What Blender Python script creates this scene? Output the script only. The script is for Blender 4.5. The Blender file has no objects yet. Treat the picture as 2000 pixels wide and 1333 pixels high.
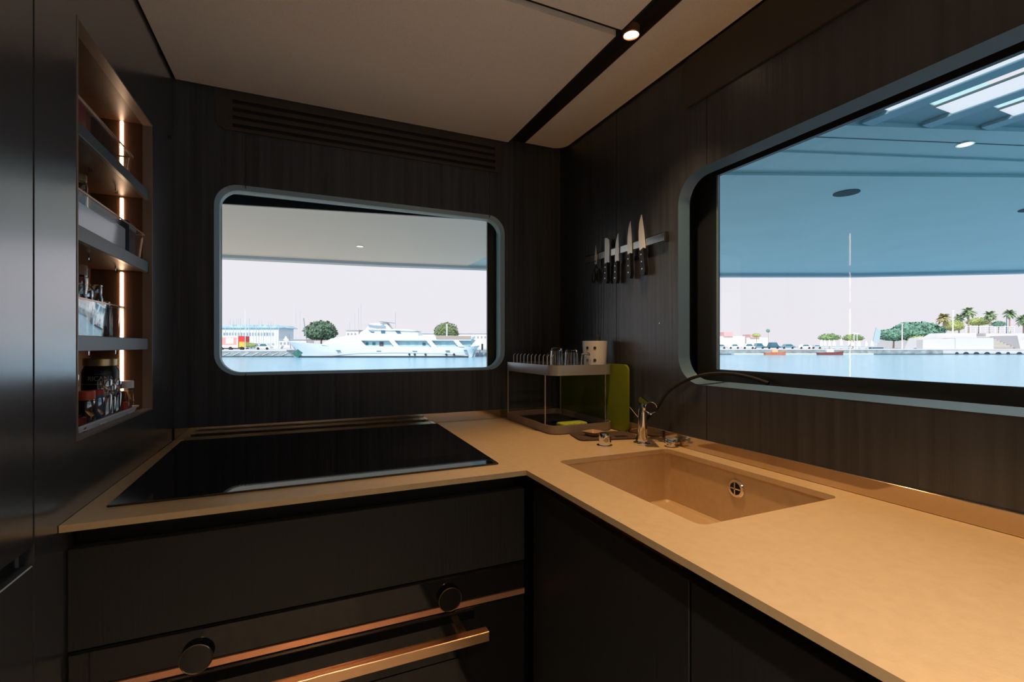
import bpy, bmesh, math, random
from mathutils import Vector, Matrix
random.seed(7)
sc = bpy.context.scene
COL = sc.collection
# ------------------------------------------------------------------ camera, world, sun, exposure
F, HY, CZ = 923.0, 675.0, 1.22
YAW = math.atan(410/923.)
SN, CS = math.sin(YAW), math.cos(YAW)
cd = bpy.data.cameras.new('camera'); cam = bpy.data.objects.new('camera', cd); COL.objects.link(cam)
cam.location = (0, 0, CZ); cam.rotation_euler = (math.pi/2, 0, -YAW)
cd.sensor_width = 36; cd.lens = F/2000*36; cd.shift_y = (HY-666.5)/2000
cd.clip_start = 0.02; cd.clip_end = 6000
sc.camera = cam
sc.view_settings.view_transform = 'Standard'; sc.view_settings.look = 'None'
sc.view_settings.exposure = 0.0; sc.view_settings.gamma = 1.0
sc.view_settings.use_curve_mapping = False

w = bpy.data.worlds.new('sky'); sc.world = w; w.use_nodes = True
nt = w.node_tree; nt.nodes.clear()
out = nt.nodes.new('ShaderNodeOutputWorld'); bg = nt.nodes.new('ShaderNodeBackground')
tc = nt.nodes.new('ShaderNodeTexCoord'); sp = nt.nodes.new('ShaderNodeSeparateXYZ'); rp = nt.nodes.new('ShaderNodeValToRGB')
nt.links.new(tc.outputs['Generated'], sp.inputs[0]); nt.links.new(sp.outputs['Z'], rp.inputs[0])
nt.links.new(rp.outputs[0], bg.inputs[0]); nt.links.new(bg.outputs[0], out.inputs[0])
e = rp.color_ramp.elements
e[0].position = 0.0; e[0].color = (.84, .80, .855, 1)
e[1].position = 1.0; e[1].color = (.42, .66, .86, 1)
m_ = e.new(.32); m_.color = (.82, .81, .86, 1)
bg.inputs[1].default_value = 1.04

sd = bpy.data.lights.new('sun', 'SUN'); so = bpy.data.objects.new('sun', sd); COL.objects.link(so)
sd.energy = 3.6; sd.angle = .02; sd.color = (1, .95, .88)
so.rotation_euler = Vector((.55, .62, -.75)).to_track_quat('-Z', 'Y').to_euler()

# ------------------------------------------------------------------ materials
MATS = {}
def mat(name, col, rough=.5, metal=0, spec=.5, bump=0, bscale=60, stretch=(1, 1, 1), var=0, vscale=8, emit=None, estr=0,
        trans=0, ior=1.45, alpha=1, coat=0):
    if name in MATS: return MATS[name]
    m = bpy.data.materials.new(name); m.use_nodes = True; n = m.node_tree; b = n.nodes['Principled BSDF']
    b.inputs['Base Color'].default_value = (*col, 1); b.inputs['Roughness'].default_value = rough
    b.inputs['Metallic'].default_value = metal; b.inputs['Specular IOR Level'].default_value = spec
    b.inputs['IOR'].default_value = ior; b.inputs['Transmission Weight'].default_value = trans
    b.inputs['Coat Weight'].default_value = coat; b.inputs['Coat Roughness'].default_value = .2; b.inputs['Alpha'].default_value = alpha
    if emit: b.inputs['Emission Color'].default_value = (*emit, 1); b.inputs['Emission Strength'].default_value = estr
    t = n.nodes.new('ShaderNodeTexCoord'); mp = n.nodes.new('ShaderNodeMapping'); mp.inputs['Scale'].default_value = stretch
    n.links.new(t.outputs['Object'], mp.inputs[0])
    if bump:
        no = n.nodes.new('ShaderNodeTexNoise'); no.inputs['Scale'].default_value = bscale; no.inputs['Detail'].default_value = 4
        n.links.new(mp.outputs[0], no.inputs['Vector'])
        bp = n.nodes.new('ShaderNodeBump'); bp.inputs['Strength'].default_value = bump; bp.inputs['Distance'].default_value = .002
        n.links.new(no.outputs[0], bp.inputs['Height']); n.links.new(bp.outputs[0], b.inputs['Normal'])
    if var:
        no = n.nodes.new('ShaderNodeTexNoise'); no.inputs['Scale'].default_value = vscale; no.inputs['Detail'].default_value = 5
        n.links.new(mp.outputs[0], no.inputs['Vector'])
        r = n.nodes.new('ShaderNodeValToRGB')
        r.color_ramp.elements[0].position = .3; r.color_ramp.elements[1].position = .7
        r.color_ramp.elements[0].color = (*[c*(1-var) for c in col], 1)
        r.color_ramp.elements[1].color = (*[min(1, c*(1+var)) for c in col], 1)
        n.links.new(no.outputs[0], r.inputs[0]); n.links.new(r.outputs[0], b.inputs['Base Color'])
    MATS[name] = m; return m
def thin_glass(name, tint=(1, 1, 1), refl=.06, rough=.0, edge=.5):
    if name in MATS: return MATS[name]
    m = bpy.data.materials.new(name); m.use_nodes = True; n = m.node_tree; n.nodes.clear()
    o = n.nodes.new('ShaderNodeOutputMaterial'); mx = n.nodes.new('ShaderNodeMixShader')
    t = n.nodes.new('ShaderNodeBsdfTransparent'); t.inputs[0].default_value = (*tint, 1)
    g = n.nodes.new('ShaderNodeBsdfGlossy'); g.inputs['Roughness'].default_value = rough; g.inputs['Color'].default_value = (1, 1, 1, 1)
    lw = n.nodes.new('ShaderNodeLayerWeight'); lw.inputs[0].default_value = .35
    mr = n.nodes.new('ShaderNodeMapRange'); mr.inputs['To Min'].default_value = refl; mr.inputs['To Max'].default_value = edge
    n.links.new(lw.outputs['Facing'], mr.inputs[0]); n.links.new(mr.outputs[0], mx.inputs[0])
    n.links.new(t.outputs[0], mx.inputs[1]); n.links.new(g.outputs[0], mx.inputs[2]); n.links.new(mx.outputs[0], o.inputs[0])
    MATS[name] = m; return m

WALL = mat('dark stained oak', (.046, .054, .066), .42, bump=.5, bscale=90, stretch=(1, 1, .03), var=.35, vscale=60, spec=.4)
WALLR = mat('dark brown oak', (.030, .034, .042), .33, bump=.5, bscale=90, stretch=(1, 1, .03), var=.35, vscale=60, spec=.9)
LACQ = mat('satin charcoal lacquer', (.26, .27, .285), .22, bump=.02, bscale=400, spec=.5, ior=2.4, metal=.75, coat=.8)
CABF = mat('dark olive brown cabinet front', (.020, .020, .019), .45, bump=.3, bscale=120, stretch=(1, 1, .05), spec=.35)
BLACK = mat('matt black', (.012, .012, .014), .6, bump=.05)
GAPM = mat('black recess', (.006, .006, .008), .7, bump=.05)
FRIT = mat('black glass border', (.014, .017, .021), .35, bump=.02)
RING = mat('sky tinted ring metal', (.34, .50, .62), .25, metal=.1, bump=.05)  # blue of the sky light put into the ring colour
RING2 = mat('dimmed ring metal', (.11, .19, .26), .25, metal=.1, bump=.05)  # darker copy of the ring metal, weaker light put into its colour
TUN = mat('teal grey window lining', (.22, .40, .44), .45, bump=.05)
CTR = mat('sand composite worktop', (.65, .46, .25), .33, bump=.1, bscale=250, var=.045, vscale=60, spec=.45)
UPS = mat('polished bronze upstand', (.62, .50, .36), .09, metal=.9, bump=.02)
CEIL = mat('woven beige ceiling cloth', (.86, .82, .79), .6, bump=.5, bscale=500, var=.06, vscale=300)
HOBM = mat('black ceramic glass', (.004, .004, .005), .03, spec=.5, ior=1.9, coat=0, bump=.0, var=.05)
OVG = mat('black oven glass', (.006, .006, .007), .06, spec=.5, var=.05)
CHROME = mat('chrome', (.85, .85, .86), .06, metal=1, var=.02)
STEEL = mat('brushed steel', (.74, .77, .80), .14, metal=1, bump=.1, bscale=200, stretch=(1, 1, .1))
GOLD = mat('brushed bronze', (.72, .47, .27), .28, metal=1, bump=.2, bscale=200, stretch=(.05, 1, 1))
COPPER = mat('copper trim', (.70, .36, .22), .35, metal=.8, bump=.1)
GREYP = mat('grey brown plastic', (.22, .22, .21), .22, ior=2.0, bump=.05)
TAUPE = mat('taupe plastic', (.26, .20, .16), .4, bump=.05)
GREEN = mat('olive green plastic', (.17, .21, .012), .38, bump=.05, var=.04)
PANE = thin_glass('window glass', (.99, 1, 1), .006, 0, .08)
ACRY = thin_glass('clear acrylic', (.95, .94, .93), .05, .02, .55)
NICHE = mat('walnut lining', (.075, .038, .02), .42, bump=.2, bscale=90, stretch=(1, 1, .05), var=.12, vscale=40)
SHELFF = mat('blue grey shelf lacquer', (.10, .13, .15), .35, bump=.05)
GLASS = mat('drinking glass', (.98, 1, 1), .01, trans=1, ior=1.45, var=.01)

# ------------------------------------------------------------------ mesh helpers
ORG = {}; FRM = {}
E_ROT = Matrix.Rotation(-YAW, 4, 'Z')           # harbour frame: x along the quays, y away from the boat
def tagit(o, label=None, cat=None, group=None, kind=None):
    if label: o['label'] = label
    if cat: o['category'] = cat
    if group: o['group'] = group
    if kind: o['kind'] = kind
    return o
def thing(name, label, cat, loc=(0, 0, 0), group=None, frame='W', kind=None):
    o = bpy.data.objects.new(name, None); COL.objects.link(o); o.empty_display_size = .05
    R = E_ROT if frame == 'E' else Matrix.Identity(4)
    o.location = R @ Vector(loc)
    if frame == 'E': o.rotation_euler = (0, 0, -YAW)
    ORG[o.name] = Vector(loc); tagit(o, label, cat, group, kind); return o
class MB:
    def __init__(s): s.bm = bmesh.new()
    def _new(s, f):
        t = bmesh.new(); f(t)
        bmesh.ops.recalc_face_normals(t, faces=t.faces)
        me = bpy.data.meshes.new('t'); t.to_mesh(me); t.free(); s.bm.from_mesh(me); bpy.data.meshes.remove(me); return s
    def box(s, x0, x1, y0, y1, z0, z1, bev=0, seg=1, M=None):
        def f(t):
            bmesh.ops.create_cube(t, size=1)
            for v in t.verts:
                v.co = Vector(((x0+x1)/2+v.co.x*(x1-x0), (y0+y1)/2+v.co.y*(y1-y0), (z0+z1)/2+v.co.z*(z1-z0)))
            if bev: bmesh.ops.bevel(t, geom=t.edges[:]+t.verts[:], offset=bev, segments=seg, affect='EDGES', profile=.5)
            if M: t.transform(M)
        return s._new(f)
    def lathe(s, c, prof, n=24, M=None, cap=True):
        def f(t):
            rings = []
            for r, z in prof:
                rings.append([t.verts.new((r*math.cos(2*math.pi*i/n), r*math.sin(2*math.pi*i/n), z)) for i in range(n)])
            for a, b in zip(rings, rings[1:]):
                for i in range(n):
                    j = (i+1) % n; t.faces.new((a[i], a[j], b[j], b[i]))
            if cap: t.faces.new(rings[0]); t.faces.new(rings[-1])
            t.transform((Matrix.Translation(c) @ M) if M else Matrix.Translation(c))
        return s._new(f)
    def cyl(s, a, b, r, n=12, r2=None):
        a, b = Vector(a), Vector(b); d = b-a
        q = d.to_track_quat('Z', 'Y').to_matrix().to_4x4()
        return s.lathe(a, [(r, 0), (r if r2 is None else r2, d.length)], n, q)
    def tube(s, pts, r, n=8):
        pts = [Vector(p) for p in pts]
        def f(t):
            rings = []; up = None
            for i, p in enumerate(pts):
                d = (pts[min(i+1, len(pts)-1)]-pts[max(i-1, 0)]).normalized()
                if up is None: up = d.orthogonal().normalized()
                up = (up-d*up.dot(d)).normalized(); sd_ = d.cross(up)
                rings.append([t.verts.new(p+(up*math.cos(2*math.pi*k/n)+sd_*math.sin(2*math.pi*k/n))*r) for k in range(n)])
            for a, b in zip(rings, rings[1:]):
                for i in range(n):
                    j = (i+1) % n; t.faces.new((a[i], a[j], b[j], b[i]))
            t.faces.new(rings[0]); t.faces.new(rings[-1])
        return s._new(f)
    def plate(s, outer, holes, a0, a1, axis='z', bev=0):
        # outline (with holes) in the plane across 'axis', extruded from a0 to a1
        def P(p, a):
            return (a, p[0], p[1]) if axis == 'x' else (p[0], a, p[1]) if axis == 'y' else (p[0], p[1], a)
        def f(t):
            es = []
            for lp in [outer]+holes:
                vs = [t.verts.new(P(p, a0)) for p in lp]
                es += [t.edges.new((vs[i], vs[(i+1) % len(vs)])) for i in range(len(vs))]
            r = bmesh.ops.triangle_fill(t, use_beauty=True, use_dissolve=False, edges=es)
            fs = [g for g in r['geom'] if isinstance(g, bmesh.types.BMFace)]
            if not holes: fs = bmesh.ops.dissolve_faces(t, faces=fs)['region']
            ex = bmesh.ops.extrude_face_region(t, geom=fs)
            d = Vector(P((0, 0), a1-a0))
            bmesh.ops.translate(t, vec=d, verts=[v for v in ex['geom'] if isinstance(v, bmesh.types.BMVert)])
        return s._new(f)
    def loft(s, rings, close=False, cap=False):
        def f(t):
            R = [[t.verts.new(p) for p in r] for r in rings]
            for a, b in zip(R, R[1:]):
                for i in range(len(a) if not close else len(a)):
                    j = (i+1) % len(a)
                    if not close and i == len(a)-1: continue
                    t.faces.new((a[i], a[j], b[j], b[i]))
            if cap: t.faces.new(R[0]); t.faces.new(R[-1])
        return s._new(f)
    def build(s, name, m, parent=None, frame='W', smooth=35, **tg):
        bm = s.bm
        if parent is not None: off = ORG[parent.name]
        else:
            xs = [v.co for v in bm.verts]
            off = Vector(((min(v.x for v in xs)+max(v.x for v in xs))/2, (min(v.y for v in xs)+max(v.y for v in xs))/2, min(v.z for v in xs)))
        bmesh.ops.translate(bm, vec=-off, verts=bm.verts)
        me = bpy.data.meshes.new(name); bm.to_mesh(me); bm.free()
        me.materials.append(m)
        if smooth:
            me.polygons.foreach_set('use_smooth', [True]*len(me.polygons)); me.set_sharp_from_angle(angle=math.radians(smooth))
        o = bpy.data.objects.new(name, me); COL.objects.link(o); ORG[o.name] = off
        if parent is not None: o.parent = parent
        else:
            o.location = (E_ROT @ off) if frame == 'E' else off
            if frame == 'E': o.rotation_euler = (0, 0, -YAW)
        tagit(o, tg.get('label'), tg.get('cat'), tg.get('group'), tg.get('kind')); return o
def dup(root, delta, label=None, frame='W', rz=0, group=None):
    def cp(o, par):
        c = o.copy(); COL.objects.link(c); c.parent = par; ORG[c.name] = ORG[o.name]
        for ch in [x for x in o.children]: cp(ch, c)
        return c
    c = cp(root, None); d = Vector(delta)
    c.location = Vector(root.location)+((E_ROT @ d) if frame == 'E' else d)
    c.rotation_euler.z = root.rotation_euler.z+rz
    if label: c['label'] = label
    if group: c['group'] = group
    return c
def rrect(a0, a1, b0, b1, r, n=8):
    pts = []
    for cx, cy, s0 in ((a1-r, b1-r, 0), (a0+r, b1-r, 90), (a0+r, b0+r, 180), (a1-r, b0+r, 270)):
        for i in range(n+1):
            t = math.radians(s0+90*i/n); pts.append((cx+r*math.cos(t), cy+r*math.sin(t)))
    return pts
def rect(a0, a1, b0, b1): return [(a0, b0), (a1, b0), (a1, b1), (a0, b1)]
def text_mesh(s, name, size, m, parent, loc, rot, ext=.0003, off=None):
    cu = bpy.data.curves.new('t', 'FONT'); cu.body = s; cu.size = size; cu.extrude = ext; cu.align_x = 'CENTER'; cu.align_y = 'CENTER'
    t = bpy.data.objects.new('t', cu); COL.objects.link(t)
    dg = bpy.context.evaluated_depsgraph_get(); me = bpy.data.meshes.new_from_object(t.evaluated_get(dg)); bpy.data.objects.remove(t)
    me.transform(Matrix.Translation(Vector(loc)-ORG[parent.name]) @ rot); me.materials.clear(); me.materials.append(m)
    o = bpy.data.objects.new(name, me); COL.objects.link(o); o.parent = parent; ORG[o.name] = ORG[parent.name]; return o

# ------------------------------------------------------------------ room shell
XL, XR, YB, YR, ZF, ZC, ZT = -.37, 1.03, 1.80, -2.2, 0.0, 2.075, .92
MB().box(XL-.3, XR+.1, YR-.05, YB+.3, -.1, ZF).build('floor', mat('pale oak floor', (.44, .36, .28), .5, var=.3, vscale=12, stretch=(8, 1, 1)), kind='structure')
MB().box(XL-.3, XR+.14, YR-.05, YB+.14, ZC, ZC+.04).build('ceiling', GAPM, kind='structure')
ceil = bpy.data.objects['ceiling']
def cpanel(o, z0=2.059):
    return MB().plate(o, [], z0, ZC, 'z').build('ceiling_panel', CEIL, ceil)
cpanel(rect(XL+.006, .777, 1.056, YB-.01))
cpanel(rect(XL+.006, .777, -.2, 1.030))
cpanel(rect(XL+.006, .777, YR, -.22))
pc = [(.840, YR), (1.022, YR)] + [(1.022-.055+.055*math.cos(math.radians(a)), 1.765-.055+.055*math.sin(math.radians(a))) for a in range(0, 91, 10)] + [(.840, 1.765)]
cpanel(pc)
# metal lips of the channels
MB().box(.777, .780, YR, YB-.01, 2.055, ZC).build('channel_edge', BLACK, ceil)
MB().box(.837, .840, YR, 1.765, 2.055, ZC).build('channel_edge', mat('dark bronze edge', (.12, .09, .07), .4, metal=.5), ceil)

# back wall with its window opening
W1 = (-.262, .766, 1.120, 1.752)
o1 = rrect(*W1, .072)
wb = MB().plate(rect(XL-.02, XR+.02, ZF, ZC), [o1], YB, YB+.02, 'y').build('wall_back', WALL, kind='structure')
for x in (-.172, .700):
    for z0, z1 in ((.957, 1.118), (1.754, ZC)):
        MB().box(x-.0009, x+.0009, YB-.0006, YB+.001, z0, z1).build('panel_joint', GAPM, wb)
# outer shell of the back wall above and below the glazing
W2 = (-1.30, 1.091, 1.108, 1.722)   # y range, z range
o2 = rrect(*W2, .085)
wr = MB().plate(rect(YR, YB+.02, ZF, ZC), [o2], XR, XR+.02, 'x').build('wall_right', WALLR, kind='structure')
for y in (1.396,): MB().box(XR-.0006, XR+.001, y-.0009, y+.0009, .957, ZC).build('panel_joint', GAPM, wr)
for z0, z1 in ((.957, 1.107), (1.724, 1.916)): MB().box(XR-.0006, XR+.001, .982, .9838, z0, z1).build('panel_joint', GAPM, wr)
MB().box(XL-.3, XR+.1, YR-.05, YR, ZF, ZC).build('wall_rear', mat('pale saloon panelling', (.24, .23, .22), .6, bump=.1), kind='structure')

# window 1 (back): ring, lining, border, pane; the glass is set askew like the curved hull
def lerp_pts(o, f): return [f(p) for p in o]
GA, GB = Vector((-.281, 2.10)), Vector((.729, 1.90))
def g1(p, z=None):      # point on slanted glazing plane for x
    return GA.y+(p-GA.x)*(GB.y-GA.y)/(GB.x-GA.x)
i1 = rrect(W1[0]+.013, W1[1]-.013, W1[2]+.009, W1[3]-.013, .062)
w1 = MB().loft([[(x, YB-.001, z) for x, z in o1], [(x, YB+.014, z) for x, z in i1]], close=True).build('window_1', RING, kind='structure')
MB().loft([[(x, YB+.014, z) for x, z in i1], [(x, YB+.05, z) for x, z in i1],
           [(x, g1(x)-.002, z) for x, z in rrect(-.30, .765, 1.085, 1.80, .06)]], close=True).build('window_lining', TUN, w1)
def slant_plate(outer, holes, th, name, m, par):
    b = MB().plate(outer, holes, 0, th, 'y')
    for v in b.bm.verts: v.co.y += g1(v.co.x)
    return b.build(name, m, par, smooth=0)
gh = [(-.281, 1.115), (.729, 1.118), (.729, 1.760), (-.281, 1.762)]
slant_plate(rect(-.5, 1.08, .95, 1.95), [gh], .012, 'glass_border', FRIT, w1)
slant_plate(rect(-.285, .733, 1.11, 1.766), [], .001, 'pane', PANE, w1)
for px_, pz_ in ((-.172, 0), (.700, 0)):
    MB().box(px_-.001, px_+.001, YB-.0016, YB+.010, W1[2]-.001, W1[2]+.004).box(px_-.001, px_+.001, YB-.0016, YB+.012, W1[3]-.008, W1[3]+.001).build('ring_joint', GAPM, w1)

# window 2 (right)
i2 = rrect(W2[0]+.014, W2[1]-.014, W2[2]+.012, W2[3]-.012, .073)
w2 = MB().loft([[(XR-.001, y, z) for y, z in o2], [(XR+.03, y, z) for y, z in i2]], close=True).build('window_2', RING2, kind='structure')
MB().loft([[(XR+.03, y, z) for y, z in i2], [(1.098, y, z) for y, z in rrect(W2[0]-.01, W2[1]+.01, W2[2]-.01, W2[3]+.02, .05)]], close=True).build('window_lining', FRIT, w2)
MB().plate(rect(YR, 1.82, .9, 2.0), [rect(-1.25, 1.012, 1.150, 1.713)], 1.100, 1.112, 'x').build('glass_border', FRIT, w2)
MB().plate(rect(-1.255, 1.017, 1.145, 1.718), [], 1.106, 1.107, 'x').build('pane', PANE, w2)
MB().box(1.0985, 1.102, 1.007, 1.012, 1.150, 1.713).build('glass_bead', mat('grey green seal', (.18, .25, .25), .4), w2)

# left wall: face with niche
NY0, NY1, NZ0, NZ1, NX = 1.094, 1.560, 1.048, 1.813, -.50
wl = MB().plate(rect(.947, 1.612, ZF, ZC), [rect(NY0, NY1, NZ0, NZ1)], XL-.018, XL, 'x').build('wall_left', LACQ, kind='structure')
MB().box(XL-.018, XL-.001, 1.614, YB, ZF, ZC, ).build('end_panel', LACQ, wl)
MB().box(XL-.25, XL-.25+.02, YR, YB, ZF, ZC).build('backing', BLACK, wl)
MB().box(-.3702, -.366, 1.738, 1.752, 1.848, 1.862, .003).build('catch', BLACK, wl)
nb = MB()
nb.box(NX-.012, NX, NY0-.012, NY1+.012, NZ0-.012, NZ1+.012)
nb.box(NX, XL-.018, NY0-.012, NY0, NZ0, NZ1).box(NX, XL-.018, NY1, NY1+.012, NZ0, NZ1)
nb.box(NX, XL-.018, NY0-.012, NY1+.012, NZ0-.012, NZ0).box(NX, XL-.018, NY0-.012, NY1+.012, NZ1, NZ1+.012)
nb.build('niche_lining', NICHE, wl)
MB().plate(rect(NY0-.001, NY1+.001, NZ0-.001, NZ1+.001), [rect(NY0+.0035, NY1-.0035, NZ0+.0035, NZ1-.0035)], XL-.02, XL+.001, 'x').build('niche_edge', mat('worn brown edge', (.22, .18, .15), .35), wl)

# tall cabinet left of the niche
tc_ = thing('tall_cabinet', 'tall charcoal cabinet with a finger gap between its two doors, left edge of the galley', 'cabinet', (XL-.1, .3, 0))
MB().box(XL-.22, XL-.021, YR+.01, .944, .02, ZC-.002).build('body', BLACK, tc_)
for y0, y1 in ((.02, .943), (-1.0, .016), (YR+.01, -1.004)):
    d = MB().box(XL-.02, XL, y0, y1, .917, ZC-.004, .0015).build('door', LACQ, tc_)
    d = MB().box(XL-.02, XL, y0, y1, .05, .889, .0015).build('door', LACQ, tc_)

# shelves and light strip in the niche
for i, (zt, zb, nm) in enumerate(((1.634, 1.610, 'topmost'), (1.443, 1.414, 'middle'), (1.238, 1.209, 'lowest'))):
    t = thing('niche_shelf', '%s of the three blue grey shelves in the lit spice niche' % nm, 'shelf', (-.43, 1.33, zb), 'spice niche shelves')
    MB().box(NX+.001, -.386, NY0+.001, NY1-.001, zb+.004, zt).build('board', NICHE, t)
    MB().box(-.386, -.376, NY0+.001, NY1-.001, zb, zt, .0008).build('front_edge', SHELFF, t)
    for y in (1.30, 1.46):
        MB().tube([(-.42, y, zb+.004), (-.42, y, zb-.010), (-.42, y+.004, zb-.014), (-.42, y+.012, zb-.012), (-.42, y+.014, zb-.005)], .0012, 6).build('hook', CHROME, t)
LEDM = mat('warm white diffuser', (1, .9, .8), .4, emit=(1, .62, .38), estr=15)
for z0, z1, nm in ((1.637, 1.812, 'top'), (1.446, 1.609, 'second'), (1.241, 1.413, 'third'), (1.052, 1.208, 'bottom')):
    MB().box(-.4385, -.4315, NY1-.004, NY1-.0002, z0, z1, .001).build('led_strip', LEDM, label='glowing upright light strip in the %s compartment of the niche' % nm, cat='light strip', group='niche light strips')

# air outlets
av = MB().plate(rrect(-.256, .758, 1.928, 2.058, .028), [rect(-.209, .722, z-.006, z+.006) for z in (2.024, 1.998, 1.972, 1.946)], YB-.006, YB, 'y').build('air_vent', mat('brown grille paint', (.050, .043, .038), .5, bump=.05), label='long slotted air vent below the ceiling above the back window', cat='air vent')
MB().box(-.211, .724, YB-.0008, YB-.0002, 1.938, 2.032).build('vent_backing', GAPM, av)
MB().plate(rrect(-1.2, 1.07, 1.912, 2.052, .028), [], XR-.007, XR, 'x').build('air_duct_cover', mat('brown cover paint', (.050, .045, .037), .5, bump=.05), label='long plain rounded cover panel high on the wall above the large right window', cat='cover panel')

# ------------------------------------------------------------------ downlights
def downlight(x, y, label, power, size=84, col=(1, .62, .30)):
    t = thing('ceiling_spotlight', label, 'ceiling light', (x, y, 2.06), 'recessed spotlights')
    MB().lathe((x, y, 2.052), [(.0205, 0), (.0225, .002), (.0225, .022), (.0185, .022), (.0185, .004), (.0205, 0)], 28, cap=False).build('rim', COPPER, t)
    MB().lathe((x, y, 2.0555), [(.0185, 0), (.0185, .002)], 24).build('lens', mat('lamp lens', (1, .9, .8), .3, emit=(1, .72, .48), estr=6), t)
    l = bpy.data.lights.new('spot', 'SPOT'); l.energy = power; l.color = col; l.spot_size = math.radians(size); l.spot_blend = .9; l.shadow_soft_size = .02
    lo = bpy.data.objects.new('spot', l); COL.objects.link(lo); lo.location = (x, y, 2.048)
downlight(.808, 1.03, 'small round glowing spotlight where the two black ceiling channels meet', 30)
downlight(.808, .12, 'round recessed spotlight in the ceiling channel over the front of the sink counter', 26)
downlight(.808, -.85, 'round recessed spotlight in the ceiling channel behind the camera', 22)
downlight(.05, -.45, 'added fill spotlight, unseen in the ceiling panel above the camera', 105, 120, (1, .80, .60))  # unseen lamp added to lift the ceiling and cabinet fronts
downlight(.05, -1.45, 'added fill spotlight, unseen near the rear wall of the galley', 105, 130, (1, .80, .60))  # second added lamp, fills the room from behind the camera

# ------------------------------------------------------------------ worktop with sink
SX0, SX1, SY0, SY1 = .606, .970, .590, 1.072
ct = thing('worktop', 'sand coloured L shaped worktop with an integrated sink', 'worktop', (.6, 1.0, ZT-.012))
L = [(XL+.001, 1.022), (.492, 1.022), (.492, YR+.05), (XR-.0005, YR+.05), (XR-.0005, YB-.0005), (XL+.001, YB-.0005)]
hole = rrect(SX0, SX1, SY0, SY1, .018, 6)
MB().plate(L, [hole], ZT-.012, ZT, 'z').build('top', CTR, ct, smooth=20)
zb = .765
def r3(i, z, r=.018): return [(x, y, z) for x, y in rrect(SX0-i, SX1+i, SY0-i, SY1+i, r, 6)]
MB().loft([r3(.006, ZT-.0125), r3(.006, zb+.006), r3(0, zb)], close=True).build('basin', CTR, ct)
MB().plate(rrect(SX0-.004, SX1+.004, SY0-.004, SY1+.004, .018, 6), [], zb-.006, zb+.0006, 'z').build('basin_floor', CTR, ct)
MB().box(.4915, .4925, 1.026, 1.79, ZT-.0001, ZT+.0002).build('joint', mat('pale joint', (.78, .64, .46), .4), ct)
dr = MB().lathe((SX1+.0055, .838, .868), [(.0, 0), (.021, 0), (.023, .001), (.021, .0035), (.0155, .0035), (.0155, .001), (0, .001)], 28, Matrix.Rotation(-math.pi/2, 4, 'Y'), cap=False).build('overflow', CHROME, ct)
MB().lathe((SX1+.0045, .838, .868), [(.0152, 0), (.0152, .0006)], 24, Matrix.Rotation(-math.pi/2, 4, 'Y')).build('overflow_opening', BLACK, dr)
MB().box(SX1-.0005, SX1+.003, .8365, .8395, .853, .883).box(SX1-.0005, SX1+.003, .823, .853, .8665, .8695).build('overflow_cross', CHROME, dr)
us = thing('upstand', 'low polished bronze upstand along the back and right walls', 'upstand', (.4, YB-.006, ZT+.0005))
MB().box(XL+.002, XR-.001, YB-.008, YB-.001, ZT+.0005, .957, .0008).build('strip', UPS, us)
MB().box(XR-.008, XR-.001, YR+.06, YB-.009, ZT+.0005, .957, .0008).build('strip', UPS, us)

# hob
hb = thing('hob', 'black glass induction hob flush on the worktop under the back window', 'hob', (.06, 1.38, ZT+.0003))
MB().box(-.330, .452, 1.100, 1.690, ZT+.0003, ZT+.0045, .0012).build('glass', HOBM, hb)
pr_ = mat('grey print', (.10, .10, .11), .3)
MB().plate(rect(.22, .40, 1.22, 1.42), [], ZT+.0044, ZT+.00465, 'z').build('cooking_zone', mat('dark zone print', (.009, .009, .012), .06), hb)
q = MB()
for i in range(3): q.box(-.12+i*.006, -.1185+i*.006, 1.135, 1.141, ZT+.0044, ZT+.0047)
q.build('control_marks', pr_, hb)
hb.location = (.06, 1.10, ZT+.0003)
for ch in hb.children: ch.location = (0, .28, 0)
hb.rotation_euler.x = .018
dd = thing('downdraft_vent', 'narrow black glass downdraft strip behind the induction hob', 'extractor', (.06, 1.72, ZT+.0003))
MB().box(-.330, .440, 1.700, 1.764, ZT+.0003, ZT+.0115, .0012).build('lid', HOBM, dd)
MB().box(.4402, .452, 1.700, 1.764, ZT+.0003, ZT+.0115, .0008).build('end_cap', STEEL, dd)  # steel cap stands in for a bright glint at the strip's right end

# ------------------------------------------------------------------ base cabinets
b1 = thing('base_cabinet', 'dark base cabinet below the hob with a black finger recess under the worktop', 'cabinet', (.06, 1.3, .05))
MB().box(XL+.002, .488, 1.085, YB-.01, .05, ZT-.013).build('body', BLACK, b1)
MB().box(XL+.002, .500, 1.050, 1.072, .692, .868, .0012).build('drawer_front', CABF, b1)
MB().box(XL+.002, .500, 1.050, 1.072, .05, .10, .0012).build('plinth', CABF, b1)
ov = thing('oven', 'built-in black glass oven with two round knobs and a bronze bar handle', 'oven', (.06, 1.05, .11))
MB().box(XL+.004, .498, 1.0515, 1.084, .11, .688).build('housing', BLACK, ov)
MB().box(XL+.004, .498, 1.046, 1.0512, .628, .688, .0012).build('control_panel', OVG, ov)
MB().box(XL+.004, .498, 1.0455, 1.0512, .6125, .625).build('trim_strip', COPPER, ov)
MB().box(XL+.004, .498, 1.046, 1.0512, .115, .609, .0012).build('door', OVG, ov)
MB().box(-.20, .33, 1.044, 1.0455, .20, .50).build('door_window', mat('smoked glass', (.012, .011, .010), .08), ov)
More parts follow.
